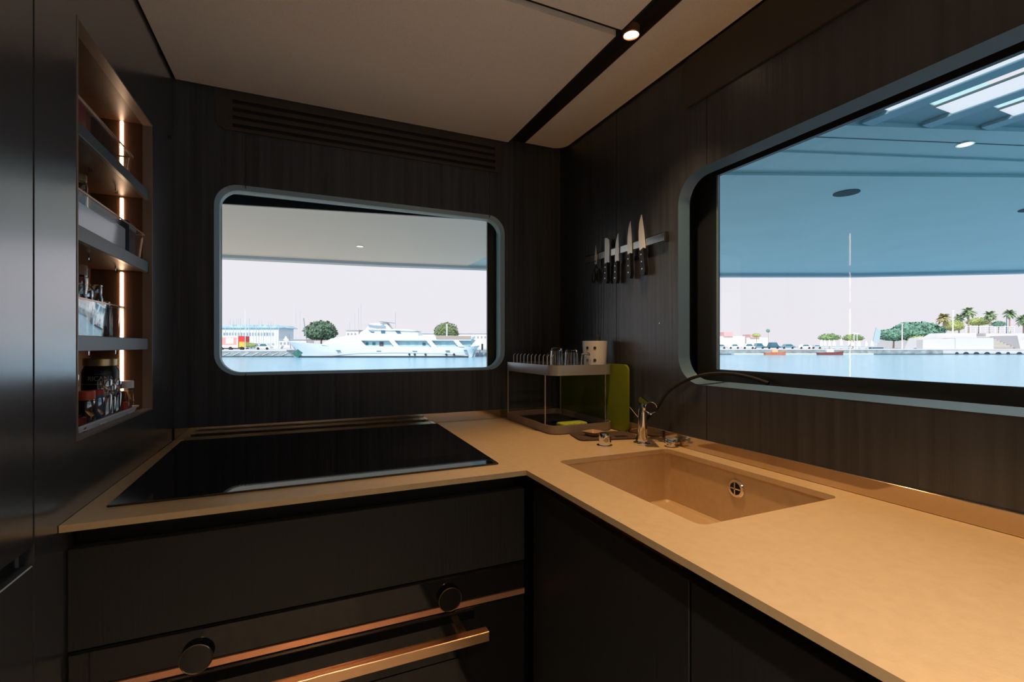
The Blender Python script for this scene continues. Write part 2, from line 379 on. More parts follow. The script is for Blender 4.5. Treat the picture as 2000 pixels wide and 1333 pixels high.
for x, zk in ((-.179, .640), (.3065, .644)):
    k = MB().lathe((x, 1.0460, zk), [(0, 0), (.024, 0), (.0262, .004), (.0262, .0100), (.0252, .0120), (0, .0120)], 40, Matrix.Rotation(math.pi/2, 4, 'X'), cap=False).build('knob', mat('black knob', (.005, .005, .006), .15), ov)
    MB().lathe((x, 1.0345, zk), [(.0253, 0), (.0268, -.0005), (.0270, .001), (.0262, .0022), (.0253, .0005)], 40, Matrix.Rotation(math.pi/2, 4, 'X'), cap=False).build('knob_ring', GOLD, k)
h = MB().box(-.26, .383, .986, 1.008, .558, .580, .0012).build('handle', GOLD, ov)
for x in (-.20, .33): MB().box(x-.008, x+.008, 1.0082, 1.0458, .562, .576).build('handle_post', GOLD, h)
b2 = thing('base_cabinet', 'long dark base cabinet below the sink side of the worktop', 'cabinet', (.77, 0, .05))
MB().box(.552, XR-.01, YR+.06, .575, .05, ZT-.014).box(.552, XR-.01, 1.085, 1.7, .05, ZT-.014).box(.552, XR-.01, .576, 1.084, .05, .74).build('body', BLACK, b2)
for y0, y1 in ((.532, 1.046), (-.02, .528), (-.57, -.024), (-1.12, -.574), (YR+.06, -1.124)):
    MB().box(.522, .542, y0, y1, .10, .872, .0012).build('door', CABF, b2)

# ------------------------------------------------------------------ knife rack and knives on the right wall
KX = XR-.0005
kr = thing('knife_rack', 'magnetic knife bar on the dark right wall', 'knife rack', (KX-.006, 1.36, 1.545))
MB().box(KX-.012, KX, 1.135, 1.582, 1.540, 1.568, .001).build('bar', STEEL, kr)
MB().box(KX-.014, KX-.0118, 1.139, 1.578, 1.5655, 1.5685).box(KX-.014, KX-.0118, 1.139, 1.578, 1.5395, 1.5425).build('edge_rail', mat('black rail', (.01, .01, .01), .3), kr)
MB().box(KX-.016, KX-.002, 1.130, 1.1345, 1.537, 1.571, .001).build('end_cap', BLACK, kr)
BLADE = mat('blade steel', (.93, .95, .97), .28, metal=.4, bump=.05, bscale=300, stretch=(1, 1, .1))
HND = mat('black knife handle', (.01, .01, .011), .35)
RIV = mat('rivet', (.8, .8, .8), .25, metal=.9)
def knife(y, ztip, zjoin, zend, wb_, wt, lean, label, kind='plain'):
    # outline in wall plane; +y is to the left seen from the room
    t = thing('kitchen_knife', label, 'knife', (KX-.016, y, zend), 'knives on the magnetic bar')
    x1 = KX-.0145; x0 = x1-.002
    R = Matrix.Translation((0, y, zjoin)) @ Matrix.Rotation(lean, 4, 'X') @ Matrix.Translation((0, -y, -zjoin))
    H = ztip-zjoin
    if kind == 'serrated':
        pts = [(y-wb_/2, zjoin), (y-wb_*.50, zjoin+H*.7), (y-wb_*.38, zjoin+H*.9), (y-wb_*.0, zjoin+H*.985), (y+wb_*.40, zjoin+H)]
        n = 22
        for i in range(n):
            z = zjoin+H*(.97-.95*i/n); pts += [(y+wb_*.50, z), (y+wb_*.40, z-H*.02)]
        pts.append((y+wb_/2, zjoin))
    else:
        pts = [(y-wb_*.5, zjoin), (y-wb_*.42, zjoin+H*.5), (y-wb_*.30, zjoin+H*.85), (y-wb_*.22, ztip), (y-wb_*.05, zjoin+H*.93), (y+wb_*.22, zjoin+H*.78),
               (y+wb_*.42, zjoin+H*.55), (y+wb_*.5, zjoin+H*.28), (y+wb_*.5, zjoin+.008), (y+wb_*.40, zjoin-.004)]
    b = MB().plate(pts, [], x0, x1, 'x'); b.bm.transform(R); b.build('blade', BLADE, t)
    hh = zjoin-zend
    hp = [(y-wt*.5, zjoin+.001), (y-wt*.55, zend+hh*.55), (y-wt*.62, zend+hh*.18), (y-wt*.35, zend), (y+wt*.40, zend+.002), (y+wt*.62, zend+hh*.14), (y+wt*.45, zend+hh*.5), (y+wt*.5, zjoin-.006)]
    b = MB().plate(hp, [], x0-.006, x1+.0055, 'x'); b.bm.transform(R); hnd = b.build('handle', HND, t)
    for k in range(3):
        b = MB().lathe((x0-.006, y, zend+hh*(.25+.27*k)), [(.0026, 0), (.0026, .0012)], 12, Matrix.Rotation(-math.pi/2, 4, 'Y')); b.bm.transform(R); b.build('rivet', RIV, hnd)
    return t
knife(1.432, 1.612, 1.520, 1.445, .030, .020, .02, 'serrated broad bladed knife with black handle, next to the scissors', 'serrated')
knife(1.372, 1.614, 1.516, 1.438, .022, .018, .03, 'small slim pointed knife with black riveted handle', 'plain')
knife(1.300, 1.640, 1.530, 1.445, .024, .019, -.02, 'tall narrow knife second from the right on the magnetic bar', 'plain')
knife(1.235, 1.648, 1.534, 1.446, .030, .022, -.10, 'largest knife with engraved blade and curved handle, rightmost on the bar', 'plain')
s_ = thing('scissors', 'kitchen scissors with black ring handles hanging left of the knives', 'scissors', (KX-.016, 1.50, 1.46))
x1 = KX-.0145
MB().plate([(1.500, 1.600), (1.507, 1.565), (1.509, 1.535), (1.503, 1.520), (1.494, 1.53), (1.493, 1.56)], [], x1-.003, x1, 'x').build('blade', mat('tinted blade', (.70, .62, .58), .25, metal=.8), s_)
MB().lathe((x1-.003, 1.502, 1.537), [(.004, 0), (.004, .0015)], 14, Matrix.Rotation(-math.pi/2, 4, 'Y')).build('pivot', mat('red pivot', (.3, .02, .03), .4), s_)
for sgn in (-1, 1):
    cy = 1.499+sgn*.0155
    MB().tube([(x1-.003, cy+.0105*math.cos(a)*1.0, 1.482+.024*math.sin(a)) for a in [2*math.pi*i/20 for i in range(21)]], .0032, 8).tube([(x1-.003, cy-sgn*.004, 1.503), (x1-.003, 1.500, 1.524)], .0034, 8).build('handle', HND, s_)
MB().lathe((XR-.0001, .0, 0), [(.001, 0), (.001, .001)], 8)
MB().lathe((XR-.0001, 1.172, 1.290), [(.0016, 0), (.0016, .002)], 10, Matrix.Rotation(-math.pi/2, 4, 'Y')).build('wall_pin', RIV, label='tiny white pin in the dark wall below the knives', cat='pin')

# ------------------------------------------------------------------ dish rack corner
RX0, RX1, RY0, RY1 = .757, 1.010, 1.378, 1.782
rk = thing('dish_rack', 'two tier plastic dish rack in the corner of the worktop', 'dish rack', (.88, 1.58, ZT+.0005))
ro = rrect(RX0, RX1, RY0, RY1, .038, 8); ri = rrect(RX0+.004, RX1-.004, RY0+.004, RY1-.004, .034, 8)
MB().plate(ro, [ri], ZT+.004, .950, 'z').plate(rrect(RX0+.003, RX1-.003, RY0+.003, RY1-.003, .036, 8), [], ZT+.0005, ZT+.006, 'z').build('drip_tray', TAUPE, rk)
MB().plate(ro, [ri], 1.118, 1.153, 'z').build('upper_rim', GREYP, rk)
MB().plate(rrect(RX0+.008, RX1-.008, RY0+.008, RY1-.008, .03, 6), [], ZT+.0062, ZT+.0085, 'z').build('tray_insert', BLACK, rk)
MB().box(RX1-.0035, RX1-.0015, RY0+.05, RY1-.03, .950, 1.118).build('smoked_side', thin_glass('smoked plastic', (.86, .88, .84), .02, .1, .2), rk)
q = MB()
for i in range(14):
    y = RY0+.03+i*.0265; q.box(RX0+.004, RX1-.004, y-.0015, y+.0015, 1.1195, 1.1225)
q.box(RX0+.08, RX0+.084, RY0+.004, RY1-.004, 1.1195, 1.1225).box(RX1-.084, RX1-.08, RY0+.004, RY1-.004, 1.1195, 1.1225)
q.build('upper_grid', GREYP, rk)
PEG = mat('pale peg metal', (.52, .47, .42), .3, metal=.6)
npg = 0
for col, xx in enumerate((RX0+.03, RX0+.168)):
    for i in range(11 if col == 0 else 8):
        y = RY0+(.055 if col == 0 else .125)+i*.032
        MB().tube([(xx, y, 1.1228), (xx, y, 1.181), (xx+.006, y, 1.187)], .0014, 6).build('peg', PEG, rk)
for x, y in ((RX0+.004, RY0+.055), (RX0+.004, RY1-.03), (RX1-.006, RY0+.05), (RX1-.006, RY1-.03)):
    MB().cyl((x, y, .930), (x, y, 1.1185), .0022, 8).build('post', PEG if x < .9 else GREYP, rk)
bd = MB().plate(rrect(1.31, 1.775, ZT+.003, 1.154, .022, 6), [], 1.0125, 1.0205, 'x').build('chopping_board', GREEN, label='olive green rounded board standing upright between dish rack and wall', cat='chopping board')
def tumbler(x, y, r, z0, hgt, label):
    t = thing('drinking_glass', label, 'glass', (x, y, z0), 'glasses drying on the rack')
    MB().lathe((x, y, z0), [(r, 0), (r*.97, hgt*.6), (r*.90, hgt*.86), (r*.76, hgt*.96), (r*.55, hgt), (0, hgt), (0, hgt-.007), (r*.5, hgt-.008), (r*.74, hgt*.86), (r*.88, hgt*.6), (r-.0018, 0.0), (r, 0)], 28, cap=False).build('bowl', GLASS, t)
tumbler(.818, 1.455, .024, 1.1229, .090, 'upturned clear glass on the rack, nearest the pegs')
tumbler(.868, 1.440, .026, 1.1229, .084, 'upturned clear glass in the middle of the three on the rack')
tumbler(.905, 1.405-.002, .0185, 1.1229, .072, 'small upturned clear glass beside the cutlery cup')
cp_ = thing('cutlery_cup', 'white cup with round drain holes standing on the dish rack', 'cutlery cup', (.962, 1.432, 1.1229))
prof = [(0, 0), (.034, 0), (.0385, .003), (.0450, .113), (.0430, .113), (.0365, .005), (0, .004)]
WH = mat('off white plastic', (.62, .62, .62), .35)
MB().lathe((.962, 1.432, 1.1229), prof, 40, cap=False).build('cup', WH, cp_)
for a in (-160, -124, -20, 20, 60, 100):
    for z in (.045, .088):
        t = math.radians(a); q_ = .0386+.0065*z/.113; c = Vector((.962+q_*math.cos(t), 1.432+q_*math.sin(t), 1.1229+z))
        MB().lathe(c, [(.0052, 0), (.0052, .0008)], 18, Vector((math.cos(t), math.sin(t), 0)).to_track_quat('Z', 'Y').to_matrix().to_4x4()).build('drain_hole', BLACK, cp_)
MB().tube([(.985, 1.440, 1.1285), (.990, 1.446, 1.20), (.992, 1.448, 1.250)], .0035, 8).build('utensil', mat('dark steel', (.12, .12, .12), .25, metal=.8), label='dark utensil handle poking out of the white cutlery cup', cat='utensil')
sg = MB().box(-.05, .05, -.026, .026, 0, .024, .006, 3, Matrix.Translation((.862, 1.425, ZT+.0087)) @ Matrix.Rotation(.05, 4, 'Z')).build('sponge', mat('yellow green sponge', (.36, .42, .035), .9, bump=1, bscale=180, var=.3, vscale=90), label='yellow green sponge lying in the drip tray of the dish rack', cat='sponge')
mt = thing('drying_mat', 'brown woven mat with a small black tag in front of the dish rack', 'mat', (.91, 1.29, ZT+.0004))
mm = Matrix.Translation((.905, 1.300, 0)) @ Matrix.Rotation(math.radians(-14), 4, 'Z')
b = MB().plate(rrect(-.100, .105, -.066, .060, .02, 6), [], ZT+.0004, ZT+.0050, 'z'); b.bm.transform(mm)
b.build('weave', mat('brown weave', (.095, .055, .042), .8, bump=1, bscale=600, var=.5, vscale=160), mt)
b = MB().plate(rrect(.028, .068, -.045, -.022, .003, 4), [], ZT+.0050, ZT+.0058, 'z'); b.bm.transform(mm); b.build('tag', BLACK, mt)
sd_ = thing('copper_dish', 'small square copper coloured dish lying on the brown mat', 'dish', (.872, 1.300, ZT+.0053))
b = MB().loft([[(x, y, .001) for x, y in rrect(-.014, .014, -.014, .014, .004, 4)], [(x, y, .0013) for x, y in rrect(-.016, .016, -.016, .016, .004, 4)], [(x, y, .013) for x, y in rrect(-.026, .026, -.026, .026, .006, 4)], [(x, y, .0138) for x, y in rrect(-.028, .028, -.028, .028, .006, 4)], [(x, y, .0125) for x, y in rrect(-.027, .027, -.027, .027, .006, 4)], [(x, y, .0002) for x, y in rrect(-.0165, .0165, -.0165, .0165, .004, 4)]], close=True, cap=True)
b.bm.transform(Matrix.Translation((.872, 1.305, ZT+.0052)) @ Matrix.Rotation(.3, 4, 'Z')); b.build('bowl', mat('copper dish', (.62, .40, .25), .35, metal=.4), sd_)

# faucet
fx, fy = .944, 1.150
fc = thing('faucet', 'chrome mixer tap with a thick round spout behind the sink', 'tap', (fx, fy, ZT+.0005))
MB().lathe((fx, fy, ZT+.0005), [(.0, 0), (.027, 0), (.027, .005), (.024, .007), (0.0, .007)], 32, cap=False).build('base_ring', CHROME, fc)
b = MB().lathe((fx, fy, ZT+.0075), [(.0145, 0), (.0145, .03), (.0135, .05), (.0120, .125)], 28)
for v in b.bm.verts:
    if v.co.z > ZT+.12: v.co.z -= .008
b.build('column', CHROME, fc)
d = Vector((-.045, -.115, -.006)); a = Vector((fx+.022, fy+.03, ZT+.1175))
# spout lying across the column top, its mouth facing the room
pn, pf = Vector((.931, 1.096, 1.0376)), Vector((.9916, 1.2005, 1.0445)); sq = (pn-pf).normalized()
MB().cyl(pf, pn-sq*.002, .0170, 32).build('spout', CHROME, fc)
MB().cyl(pn-sq*.0019, pn-sq*.0006, .0155, 28).build('spout_mouth', BLACK, fc)
MB().lathe(pn-sq*.0019, [(.0156, 0), (.0172, 0), (.0176, .0015), (.0168, .003), (.0156, .002), (.0156, 0)], 32, sq.to_track_quat('Z', 'Y').to_matrix().to_4x4(), cap=False).build('spout_ring', CHROME, fc)
MB().cyl(pn-sq*.012+Vector((0, 0, -.0165)), pn-sq*.012+Vector((0, 0, -.0225)), .007, 16).build('aerator', CHROME, fc)
MB().cyl((fx-.006, fy+.012, ZT+.08), (fx-.030, fy+.022, ZT+.112), .0015, 8).build('lift_rod', STEEL, fc)
kb = thing('tap_knob', 'short round chrome control knob on the worktop, front left of the tap', 'tap control', (.824, 1.175, ZT+.0005))
MB().lathe((.824, 1.175, ZT+.0005), [(0, 0), (.0235, 0), (.0235, .003), (.0, .0035)], 32, cap=False).build('plate', CHROME, kb)
MB().lathe((.824, 1.175, ZT+.004), [(0, 0), (.0172, 0), (.0172, .026), (.0160, .034), (.010, .036), (0, .034)], 32, cap=False).build('cap', CHROME, kb)
MB().box(.8225, .8375, 1.160, 1.163, ZT+.012, ZT+.030, .001).build('pointer', BLACK, kb)
fk = thing('drain_knob', 'low flat chrome knob on the worktop beside the right wall', 'drain control', (1.000, 1.088, ZT+.0005))
MB().lathe((.9985, 1.088, ZT+.0005), [(0, 0), (.013, 0), (.013, .010), (.0205, .011), (.0205, .022), (.0195, .0235), (0, .0235)], 32, cap=False).build('cap', CHROME, fk)

# hose from the wall ledge
pts = [(.968, 1.205, ZT+.001), (.980, 1.190, .975), (.998, 1.150, 1.025), (1.006, 1.115, 1.075), (1.012, 1.07, 1.106), (1.018, 1.02, 1.128), (1.035, .98, 1.140), (1.06, .93, 1.143), (1.075, .88, 1.136), (1.08, .83, 1.1235)]
def smooth_path(p, n=6):
    p = [Vector(v) for v in p]; o = []
    for i in range(len(p)-1):
        a, b, c, d_ = p[max(i-1, 0)], p[i], p[i+1], p[min(i+2, len(p)-1)]
        for k in range(n):
            t = k/n; o.append(.5*((2*b)+(-a+c)*t+(2*a-5*b+4*c-d_)*t*t+(-a+3*b-3*c+d_)*t**3))
    return o+[p[-1]]
MB().tube(smooth_path(pts), .0050, 8).build('cable', mat('black rubber cable', (.006, .006, .007), .75), label='black cable arching from behind the tap up onto the window ledge', cat='cable')
#NICHE_BEGIN
# ------------------------------------------------------------------ things in the spice niche
def bend_label(s, name, size, m, parent, c, r, ang, z, squash=.9):
    # lettering wrapped round a jar; ang = direction the middle of the word faces
    o = text_mesh(s, name, size, m, parent, ORG[parent.name], Matrix.Identity(4))
    for v in o.data.vertices:
        a = ang + v.co.x*squash/r; rr = r+.0003+v.co.z
        v.co = Vector((c[0]+rr*math.cos(a), c[1]+rr*math.sin(a), z+v.co.y))-ORG[parent.name]
    return o
def bin_(name, label, x0, x1, y0, y1, z0, h, m, rimm, group='storage bins in the niche', th=.0018):
    t = thing(name, label, 'storage bin', ((x0+x1)/2, (y0+y1)/2, z0), group)
    f = .006
    def rr(i, z): return [(x, y, z) for x, y in rrect(x0+f-i, x1-f+i, y0+f-i, y1-f+i, .008, 4)]
    MB().loft([rr(0, z0), rr(f, z0+h), rr(f-th, z0+h), rr(-th, z0+th)], close=True, cap=False).plate(rrect(x0+f, x1-f, y0+f, y1-f, .008, 4), [], z0, z0+th, 'z').build('shell', m, t)
    MB().loft([rr(f, z0+h-.003), rr(f+.002, z0+h-.003), rr(f+.002, z0+h), rr(f-.001, z0+h)], close=True).build('rim', rimm, t)
    return t
RIMC = mat('lit acrylic rim', (.80, .55, .40), .15, metal=.3, var=.02)  # copper glow of the light strips put into the rim colour
FROST = thin_glass('frosted pale bin', (.90, .92, .94), .05, .10, .18)
WHT = mat('white plastic', (.84, .87, .92), .4, bump=.05)
PAPER = mat('white paper pack', (.85, .88, .92), .6, bump=.2)
JGL = thin_glass('jar glass', (.86, .90, .90), .12, .03, .9)
def jar(x, y, r, z0, h, label, fill, lidm, lidh=.014, lidr=None, fillh=.75, cat='jar', shoulder=.86, group=None, lid_fn=None):
    t = thing('spice_jar', label, cat, (x, y, z0), group)
    lr = lidr or r*.9; hb_ = h-lidh
    MB().lathe((x, y, z0), [(0, 0), (r*.94, 0), (r, .003), (r, hb_*shoulder), (lr*.92, hb_), (0, hb_)], 28, cap=False).build('body', JGL, t)
    if fill: MB().lathe((x, y, z0+.002), [(r*.93, 0), (r*.93, hb_*fillh)], 24).build('contents', fill, t)
    MB().lathe((x, y, z0+hb_+.0002), [(0, 0), (lr, 0), (lr, lidh*.85), (lr*.94, lidh), (0, lidh)], 28, cap=False).build('lid', lidm, t)
    return t
M_RED = mat('red plastic', (.42, .03, .03), .4, bump=.05); M_ORR = mat('orange red lid', (.55, .09, .03), .4, bump=.05)
M_DK = mat('dark contents', (.03, .018, .015), .6, bump=.3); M_AMB = mat('amber contents', (.42, .17, .05), .55, bump=.3, var=.2, vscale=200)
M_BLUE = mat('blue label', (.03, .13, .26), .4, bump=.05); M_NAVY = mat('navy pack', (.015, .018, .045), .4, bump=.1)
M_GOLDL = mat('gold lid', (.62, .48, .25), .3, metal=.8, bump=.05); M_BEIGE = mat('beige lid', (.36, .24, .15), .45, bump=.05)
M_BLKL = mat('black label', (.010, .010, .010), .35, bump=.05); M_GRN = mat('green contents', (.04, .09, .05), .5, bump=.2, var=.3, vscale=120)
M_PEP = mat('peppercorn contents', (.10, .075, .07), .8, bump=1, bscale=500, var=.6, vscale=300)
M_PNK = mat('pink salt contents', (.42, .26, .22), .7, bump=.5, var=.2, vscale=200)
LET = mat('pale lettering', (.60, .58, .52), .4, bump=.02); LETR = mat('red lettering', (.45, .06, .05), .5, bump=.02)

# top compartment
z0 = 1.6345
bin_('storage_bin', 'clear bin with copper lit rim on the topmost niche shelf', -.488, -.388, 1.10, 1.475, z0, .060, ACRY, RIMC)
MB().box(-.46, -.398, 1.15, 1.225, z0+.002, 1.708, .006).build('spice_packet', mat('crimson packet', (.40, .03, .07), .4, bump=.3), label='crimson packet sticking out of the clear bin on the topmost shelf', cat='packet')
# second compartment
z0 = 1.4435
bin_('storage_bin', 'frosted pale bin filled with packets on the middle niche shelf', -.488, -.384, 1.10, 1.550, z0, .072, FROST, RIMC)
MB().box(-.45, -.396, 1.175, 1.405, z0+.0023, 1.502, .004).build('paper_pack', PAPER, label='large white pack inside the frosted bin on the middle shelf', cat='packet')
MB().box(-.45, -.400, 1.412, 1.462, z0+.0023, 1.512, .004).build('paper_pack', PAPER, label='narrower white pack next to the navy pack in the frosted bin', cat='packet')
nv = thing('coffee_pack', 'navy pack with red lettering in the frosted bin on the middle shelf', 'packet', (-.42, 1.502, z0+.0023))
MB().box(-.448, -.396, 1.468, 1.526, z0+.0023, 1.534, .004).build('pack', M_NAVY, nv)
MB().box(-.3959, -.3955, 1.470, 1.524, 1.512, 1.524).build('band', mat('pale band', (.4, .42, .5), .5), nv)
RY90 = Matrix(((0, 0, 1, 0), (1, 0, 0, 0), (0, 1, 0, 0), (0, 0, 0, 1)))
text_mesh('C', 'letter', .019, LETR, nv, (-.3957, 1.478, 1.498), RY90); text_mesh('LASSIC'[:0]+'I . . .', 'letter', .013, LETR, nv, (-.3957, 1.503, 1.497), RY90)
MB().box(-.3959, -.3955, 1.486, 1.518, 1.4868, 1.4885).build('underline', LETR, nv)
jar(-.455, 1.352, .0165, 1.5025, .098, 'dark jar with a gold lid standing behind the frosted bin edge', M_DK, M_GOLDL, .015, fillh=.9)
# third compartment
z0 = 1.2385
bin_('storage_bin', 'clear low bin of jars and bottles on the lowest niche shelf', -.490, -.386, 1.10, 1.412, z0, .073, ACRY, RIMC)
z1 = z0+.0022
jar(-.452, 1.338, .0180, z1, .156, 'tall jar with beige lid and red label on the lowest shelf', M_RED, M_BEIGE, .022, .0175, .95)
t = thing('spice_bottle', 'slim dark bottle with black neck behind the glass jars on the lowest shelf', 'bottle', (-.458, 1.392, z1))
MB().lathe((-.458, 1.392, z1), [(0, 0), (.015, 0), (.0155, .004), (.0155, .09), (.008, .115), (.008, .135), (0, .135)], 24, cap=False).build('body', mat('dark bottle glass', (.012, .016, .014), .1, spec=.8), t)
MB().lathe((-.458, 1.392, z1+.1352), [(.0092, 0), (.0092, .020), (0, .020)], 20, cap=False).build('cap', BLACK, t)
MB().box(-.412, -.394, 1.125, 1.182, z1, 1.322, .003).build('paper_pack', PAPER, label='small white pack at the left end of the lowest shelf bin', cat='packet')
jar(-.412, 1.222, .0160, z1, .104, 'clear glass jar with glass lid beside the small white pack', M_PEP, JGL, .022, fillh=.8)
jar(-.412, 1.259, .0140, z1, .094, 'clear grinder jar of dark peppercorns in the lowest shelf bin', M_PEP, STEEL, .014, fillh=.9)
t = jar(-.412, 1.303, .0155, z1, .110, 'square shouldered jar with green contents in the lowest shelf bin', M_GRN, JGL, .018, fillh=.85)
jar(-.412, 1.352, .0150, z1, .078, 'short dark jar with steel lid at the right end of the lowest shelf bin', M_DK, STEEL, .010, fillh=.9)
jar(-.417, 1.392-.004, .0125, z1, .070, 'small amber glass jar tucked in the right corner of the lowest shelf bin', M_AMB, JGL, .010, fillh=.7)
# bottom compartment
z0 = NZ0+.0005
t = bin_('spice_tray', 'low white plastic tray of spices on the floor of the niche', -.488, -.384, 1.100, 1.500, z0, .018, WHT, WHT, 'storage bins in the niche')
for y in (1.16, 1.26, 1.36, 1.44): MB().box(-.3842, -.3828, y-.018, y+.018, z0+.006, z0+.009, .0005).build('ridge', WHT, t)
z1 = z0+.0022
bg_ = thing('sauce_jar', 'big black jar with gold lid and pale lettering on the niche floor', 'jar', (-.4455, 1.4535, z1))
bc = (-.4475, 1.4555)
MB().lathe((*bc, z1), [(0, 0), (.034, 0), (.036, .004), (.036, .105), (.032, .116), (.030, .120), (0, .120)], 40, cap=False).build('body', M_BLKL, bg_)
MB().lathe((*bc, z1+.1202), [(.0335, 0), (.0335, .016), (.032, .018), (0, .018)], 40, cap=False).build('lid', M_GOLDL, bg_)
ang = math.atan2(-bc[1], -bc[0])
bend_label('RICANA', 'lettering', .0150, LET, bg_, bc, .0362, ang, z1+.090)
bend_label('..............', 'lettering', .0080, LET, bg_, bc, .0362, ang, z1+.103)
MB().lathe((*bc, z1+.0765), [(.0363, 0), (.0363, .0012)], 40, cap=False).build('label_line', LET, bg_)
jar(-.404, 1.478, .0145, z1, .080, 'clear jar of amber spice with white lid, right end of the tray', M_AMB, WHT, .018, .0158, .85)
def mill(x, y, r, h, label, fill):
    t = thing('spice_mill', label, 'spice grinder', (x, y, z1), None)
    MB().lathe((x, y, z1), [(0, 0), (r, 0), (r, h*.62), (r*.8, h*.66), (0, h*.66)], 24, cap=False).build('body', JGL, t)
    MB().lathe((x, y, z1+.001), [(r*.88, 0), (r*.88, h*.55)], 20).build('contents', fill, t)
    MB().lathe((x, y, z1+h*.662), [(0, 0), (r*.9, 0), (r, h*.05), (r*1.05, h*.30), (r*.9, h*.338), (0, h*.338)], 20, cap=False).build('cap', thin_glass('clear cap', (.86, .86, .88), .25, .1, .9), t)
    return t
mill(-.4015, 1.395, .0115, .092, 'clear capped grinder with grey label, in front of the big black jar', M_PEP)
mill(-.4015, 1.330, .0125, .094, 'clear capped grinder of pink salt in the middle of the white tray', M_PNK)
mill(-.4015, 1.3600, .0110, .080, 'smaller clear grinder between the pink salt and the grey labelled one', M_PEP)
jar(-.4015, 1.288, .0130, z1, .074, 'blue bottle with a red lid in the white tray', M_BLUE, M_RED, .012, fillh=.98)
jar(-.4045, 1.238, .0160, z1, .076, 'dark jar with an orange red lid in the white tray', M_DK, M_ORR, .018, .0155, .95)
ml = thing('pepper_mill', 'silver capped pepper mill behind the orange lidded jar', 'spice grinder', (-.446, 1.290, z1))
MB().lathe((-.446, 1.290, z1), [(0, 0), (.014, 0), (.0145, .004), (.0145, .07), (.011, .078), (0, .078)], 24, cap=False).build('body', JGL, ml)
MB().lathe((-.446, 1.290, z1+.0782), [(.011, 0), (.013, .006), (.013, .028), (.009, .036), (0, .038)], 24, cap=False).build('cap', CHROME, ml)
MB().lathe((-.446, 1.290, z1+.002), [(.0125, 0), (.0125, .06)], 20).build('contents', M_PEP, ml)
MB().box(-.408, -.392, 1.424, 1.452, z1, 1.083, .003).build('spice_packet', M_RED, label='small red packet between the grinders and the white lidded jar', cat='packet')
MB().lathe((-.4035, 1.182, z1), [(0, 0), (.017, 0), (.0175, .003), (.0175, .028), (.0130, .030), (.0130, .026), (0, .026)], 28, cap=False).build('tin', mat('rust red tin', (.22, .035, .02), .3, metal=.4, bump=.05), label='round rust red tin at the left end of the white tray', cat='tin')
#NICHE_END
#EXT_BEGIN
# ------------------------------------------------------------------ outside: own deck roof
WZ = -1.78
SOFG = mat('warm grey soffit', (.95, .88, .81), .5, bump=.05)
SOFB = mat('water lit soffit tone', (.42, .63, .66), .30, bump=.03, var=.05, vscale=2)  # same overhang as SOFG, blue water light put into its colour
outA = [(-6, 6.3), (-.825, 6.14), (.9, 5.93), (1.9, 5.73), (1.9, 1.95), (-6, 1.95)]
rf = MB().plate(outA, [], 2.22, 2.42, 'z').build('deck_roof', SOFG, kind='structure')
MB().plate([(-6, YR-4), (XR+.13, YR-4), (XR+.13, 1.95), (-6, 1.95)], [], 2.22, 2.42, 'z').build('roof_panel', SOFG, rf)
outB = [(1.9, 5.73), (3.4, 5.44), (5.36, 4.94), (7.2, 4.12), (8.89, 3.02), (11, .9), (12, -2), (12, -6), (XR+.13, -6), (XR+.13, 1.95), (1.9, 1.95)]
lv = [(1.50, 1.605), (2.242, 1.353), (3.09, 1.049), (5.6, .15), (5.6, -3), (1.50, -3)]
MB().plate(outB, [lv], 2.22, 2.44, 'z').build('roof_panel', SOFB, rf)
ed = mat('pale blue edge', (.55, .62, .70), .4, bump=.02)
def strip_along(pts, wd, z0, z1, name, m, par):
    b = MB(); n = len(pts)
    L_ = []; R_ = []
    for i, p in enumerate(pts):
        a = Vector(pts[max(i-1, 0)]); c = Vector(pts[min(i+1, n-1)]); d = (c-a).normalized(); nn = Vector((-d.y, d.x))
        L_.append(tuple(Vector(p)+nn*wd/2)); R_.append(tuple(Vector(p)-nn*wd/2))
    return b.plate(L_+R_[::-1], [], z0, z1, 'z').build(name, m, par)
strip_along([(-6, 6.3), (-.825, 6.14), (.9, 5.93), (1.9, 5.73), (3.4, 5.44), (5.36, 4.94), (7.2, 4.12), (8.89, 3.02), (11, .9)], .14, 2.19, 2.23, 'roof_edge', ed, rf)
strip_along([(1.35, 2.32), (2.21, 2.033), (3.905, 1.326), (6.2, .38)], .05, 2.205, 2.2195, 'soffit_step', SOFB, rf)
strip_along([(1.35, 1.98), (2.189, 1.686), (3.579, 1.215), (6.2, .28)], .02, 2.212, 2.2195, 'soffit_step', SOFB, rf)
strip_along([(1.30, 1.79), (2.22, 1.49), (3.30, 1.12), (6.0, .10)], .006, 2.2185, 2.2195, 'soffit_joint', mat('grey joint', (.08, .12, .14), .6), rf)
MB().lathe((3.26, 1.941, 2.217), [(.075, 0), (.075, .003)], 28).build('speaker', mat('dark speaker cloth', (.03, .05, .06), .6, bump=.2), label='dark round speaker in the blue soffit outside the right window', cat='speaker')
MB().lathe((4.9, 1.62, 2.217), [(.075, 0), (.075, .003)], 28).build('speaker', MATS['dark speaker cloth'], label='second dark round speaker further right in the blue soffit', cat='speaker')
for (x, y), lb in zip(((3.004, 1.229), (.532, 4.97)), ('small lit soffit lamp beyond the right window near the louvres', 'small lit soffit lamp beyond the back window')):
    t = thing('soffit_lamp', lb, 'ceiling light', (x, y, 2.214), 'soffit lamps')
    MB().lathe((x, y, 2.215), [(.030, 0), (.036, .0), (.036, .0045), (.030, .0045), (.030, 0)], 24, cap=False).build('rim', CHROME, t)
    MB().lathe((x, y, 2.2165), [(.029, 0), (.029, .002)], 24).build('lens', mat('warm soffit lens', (1, .95, .8), .3, emit=(1, .88, .65), estr=1.4), t)
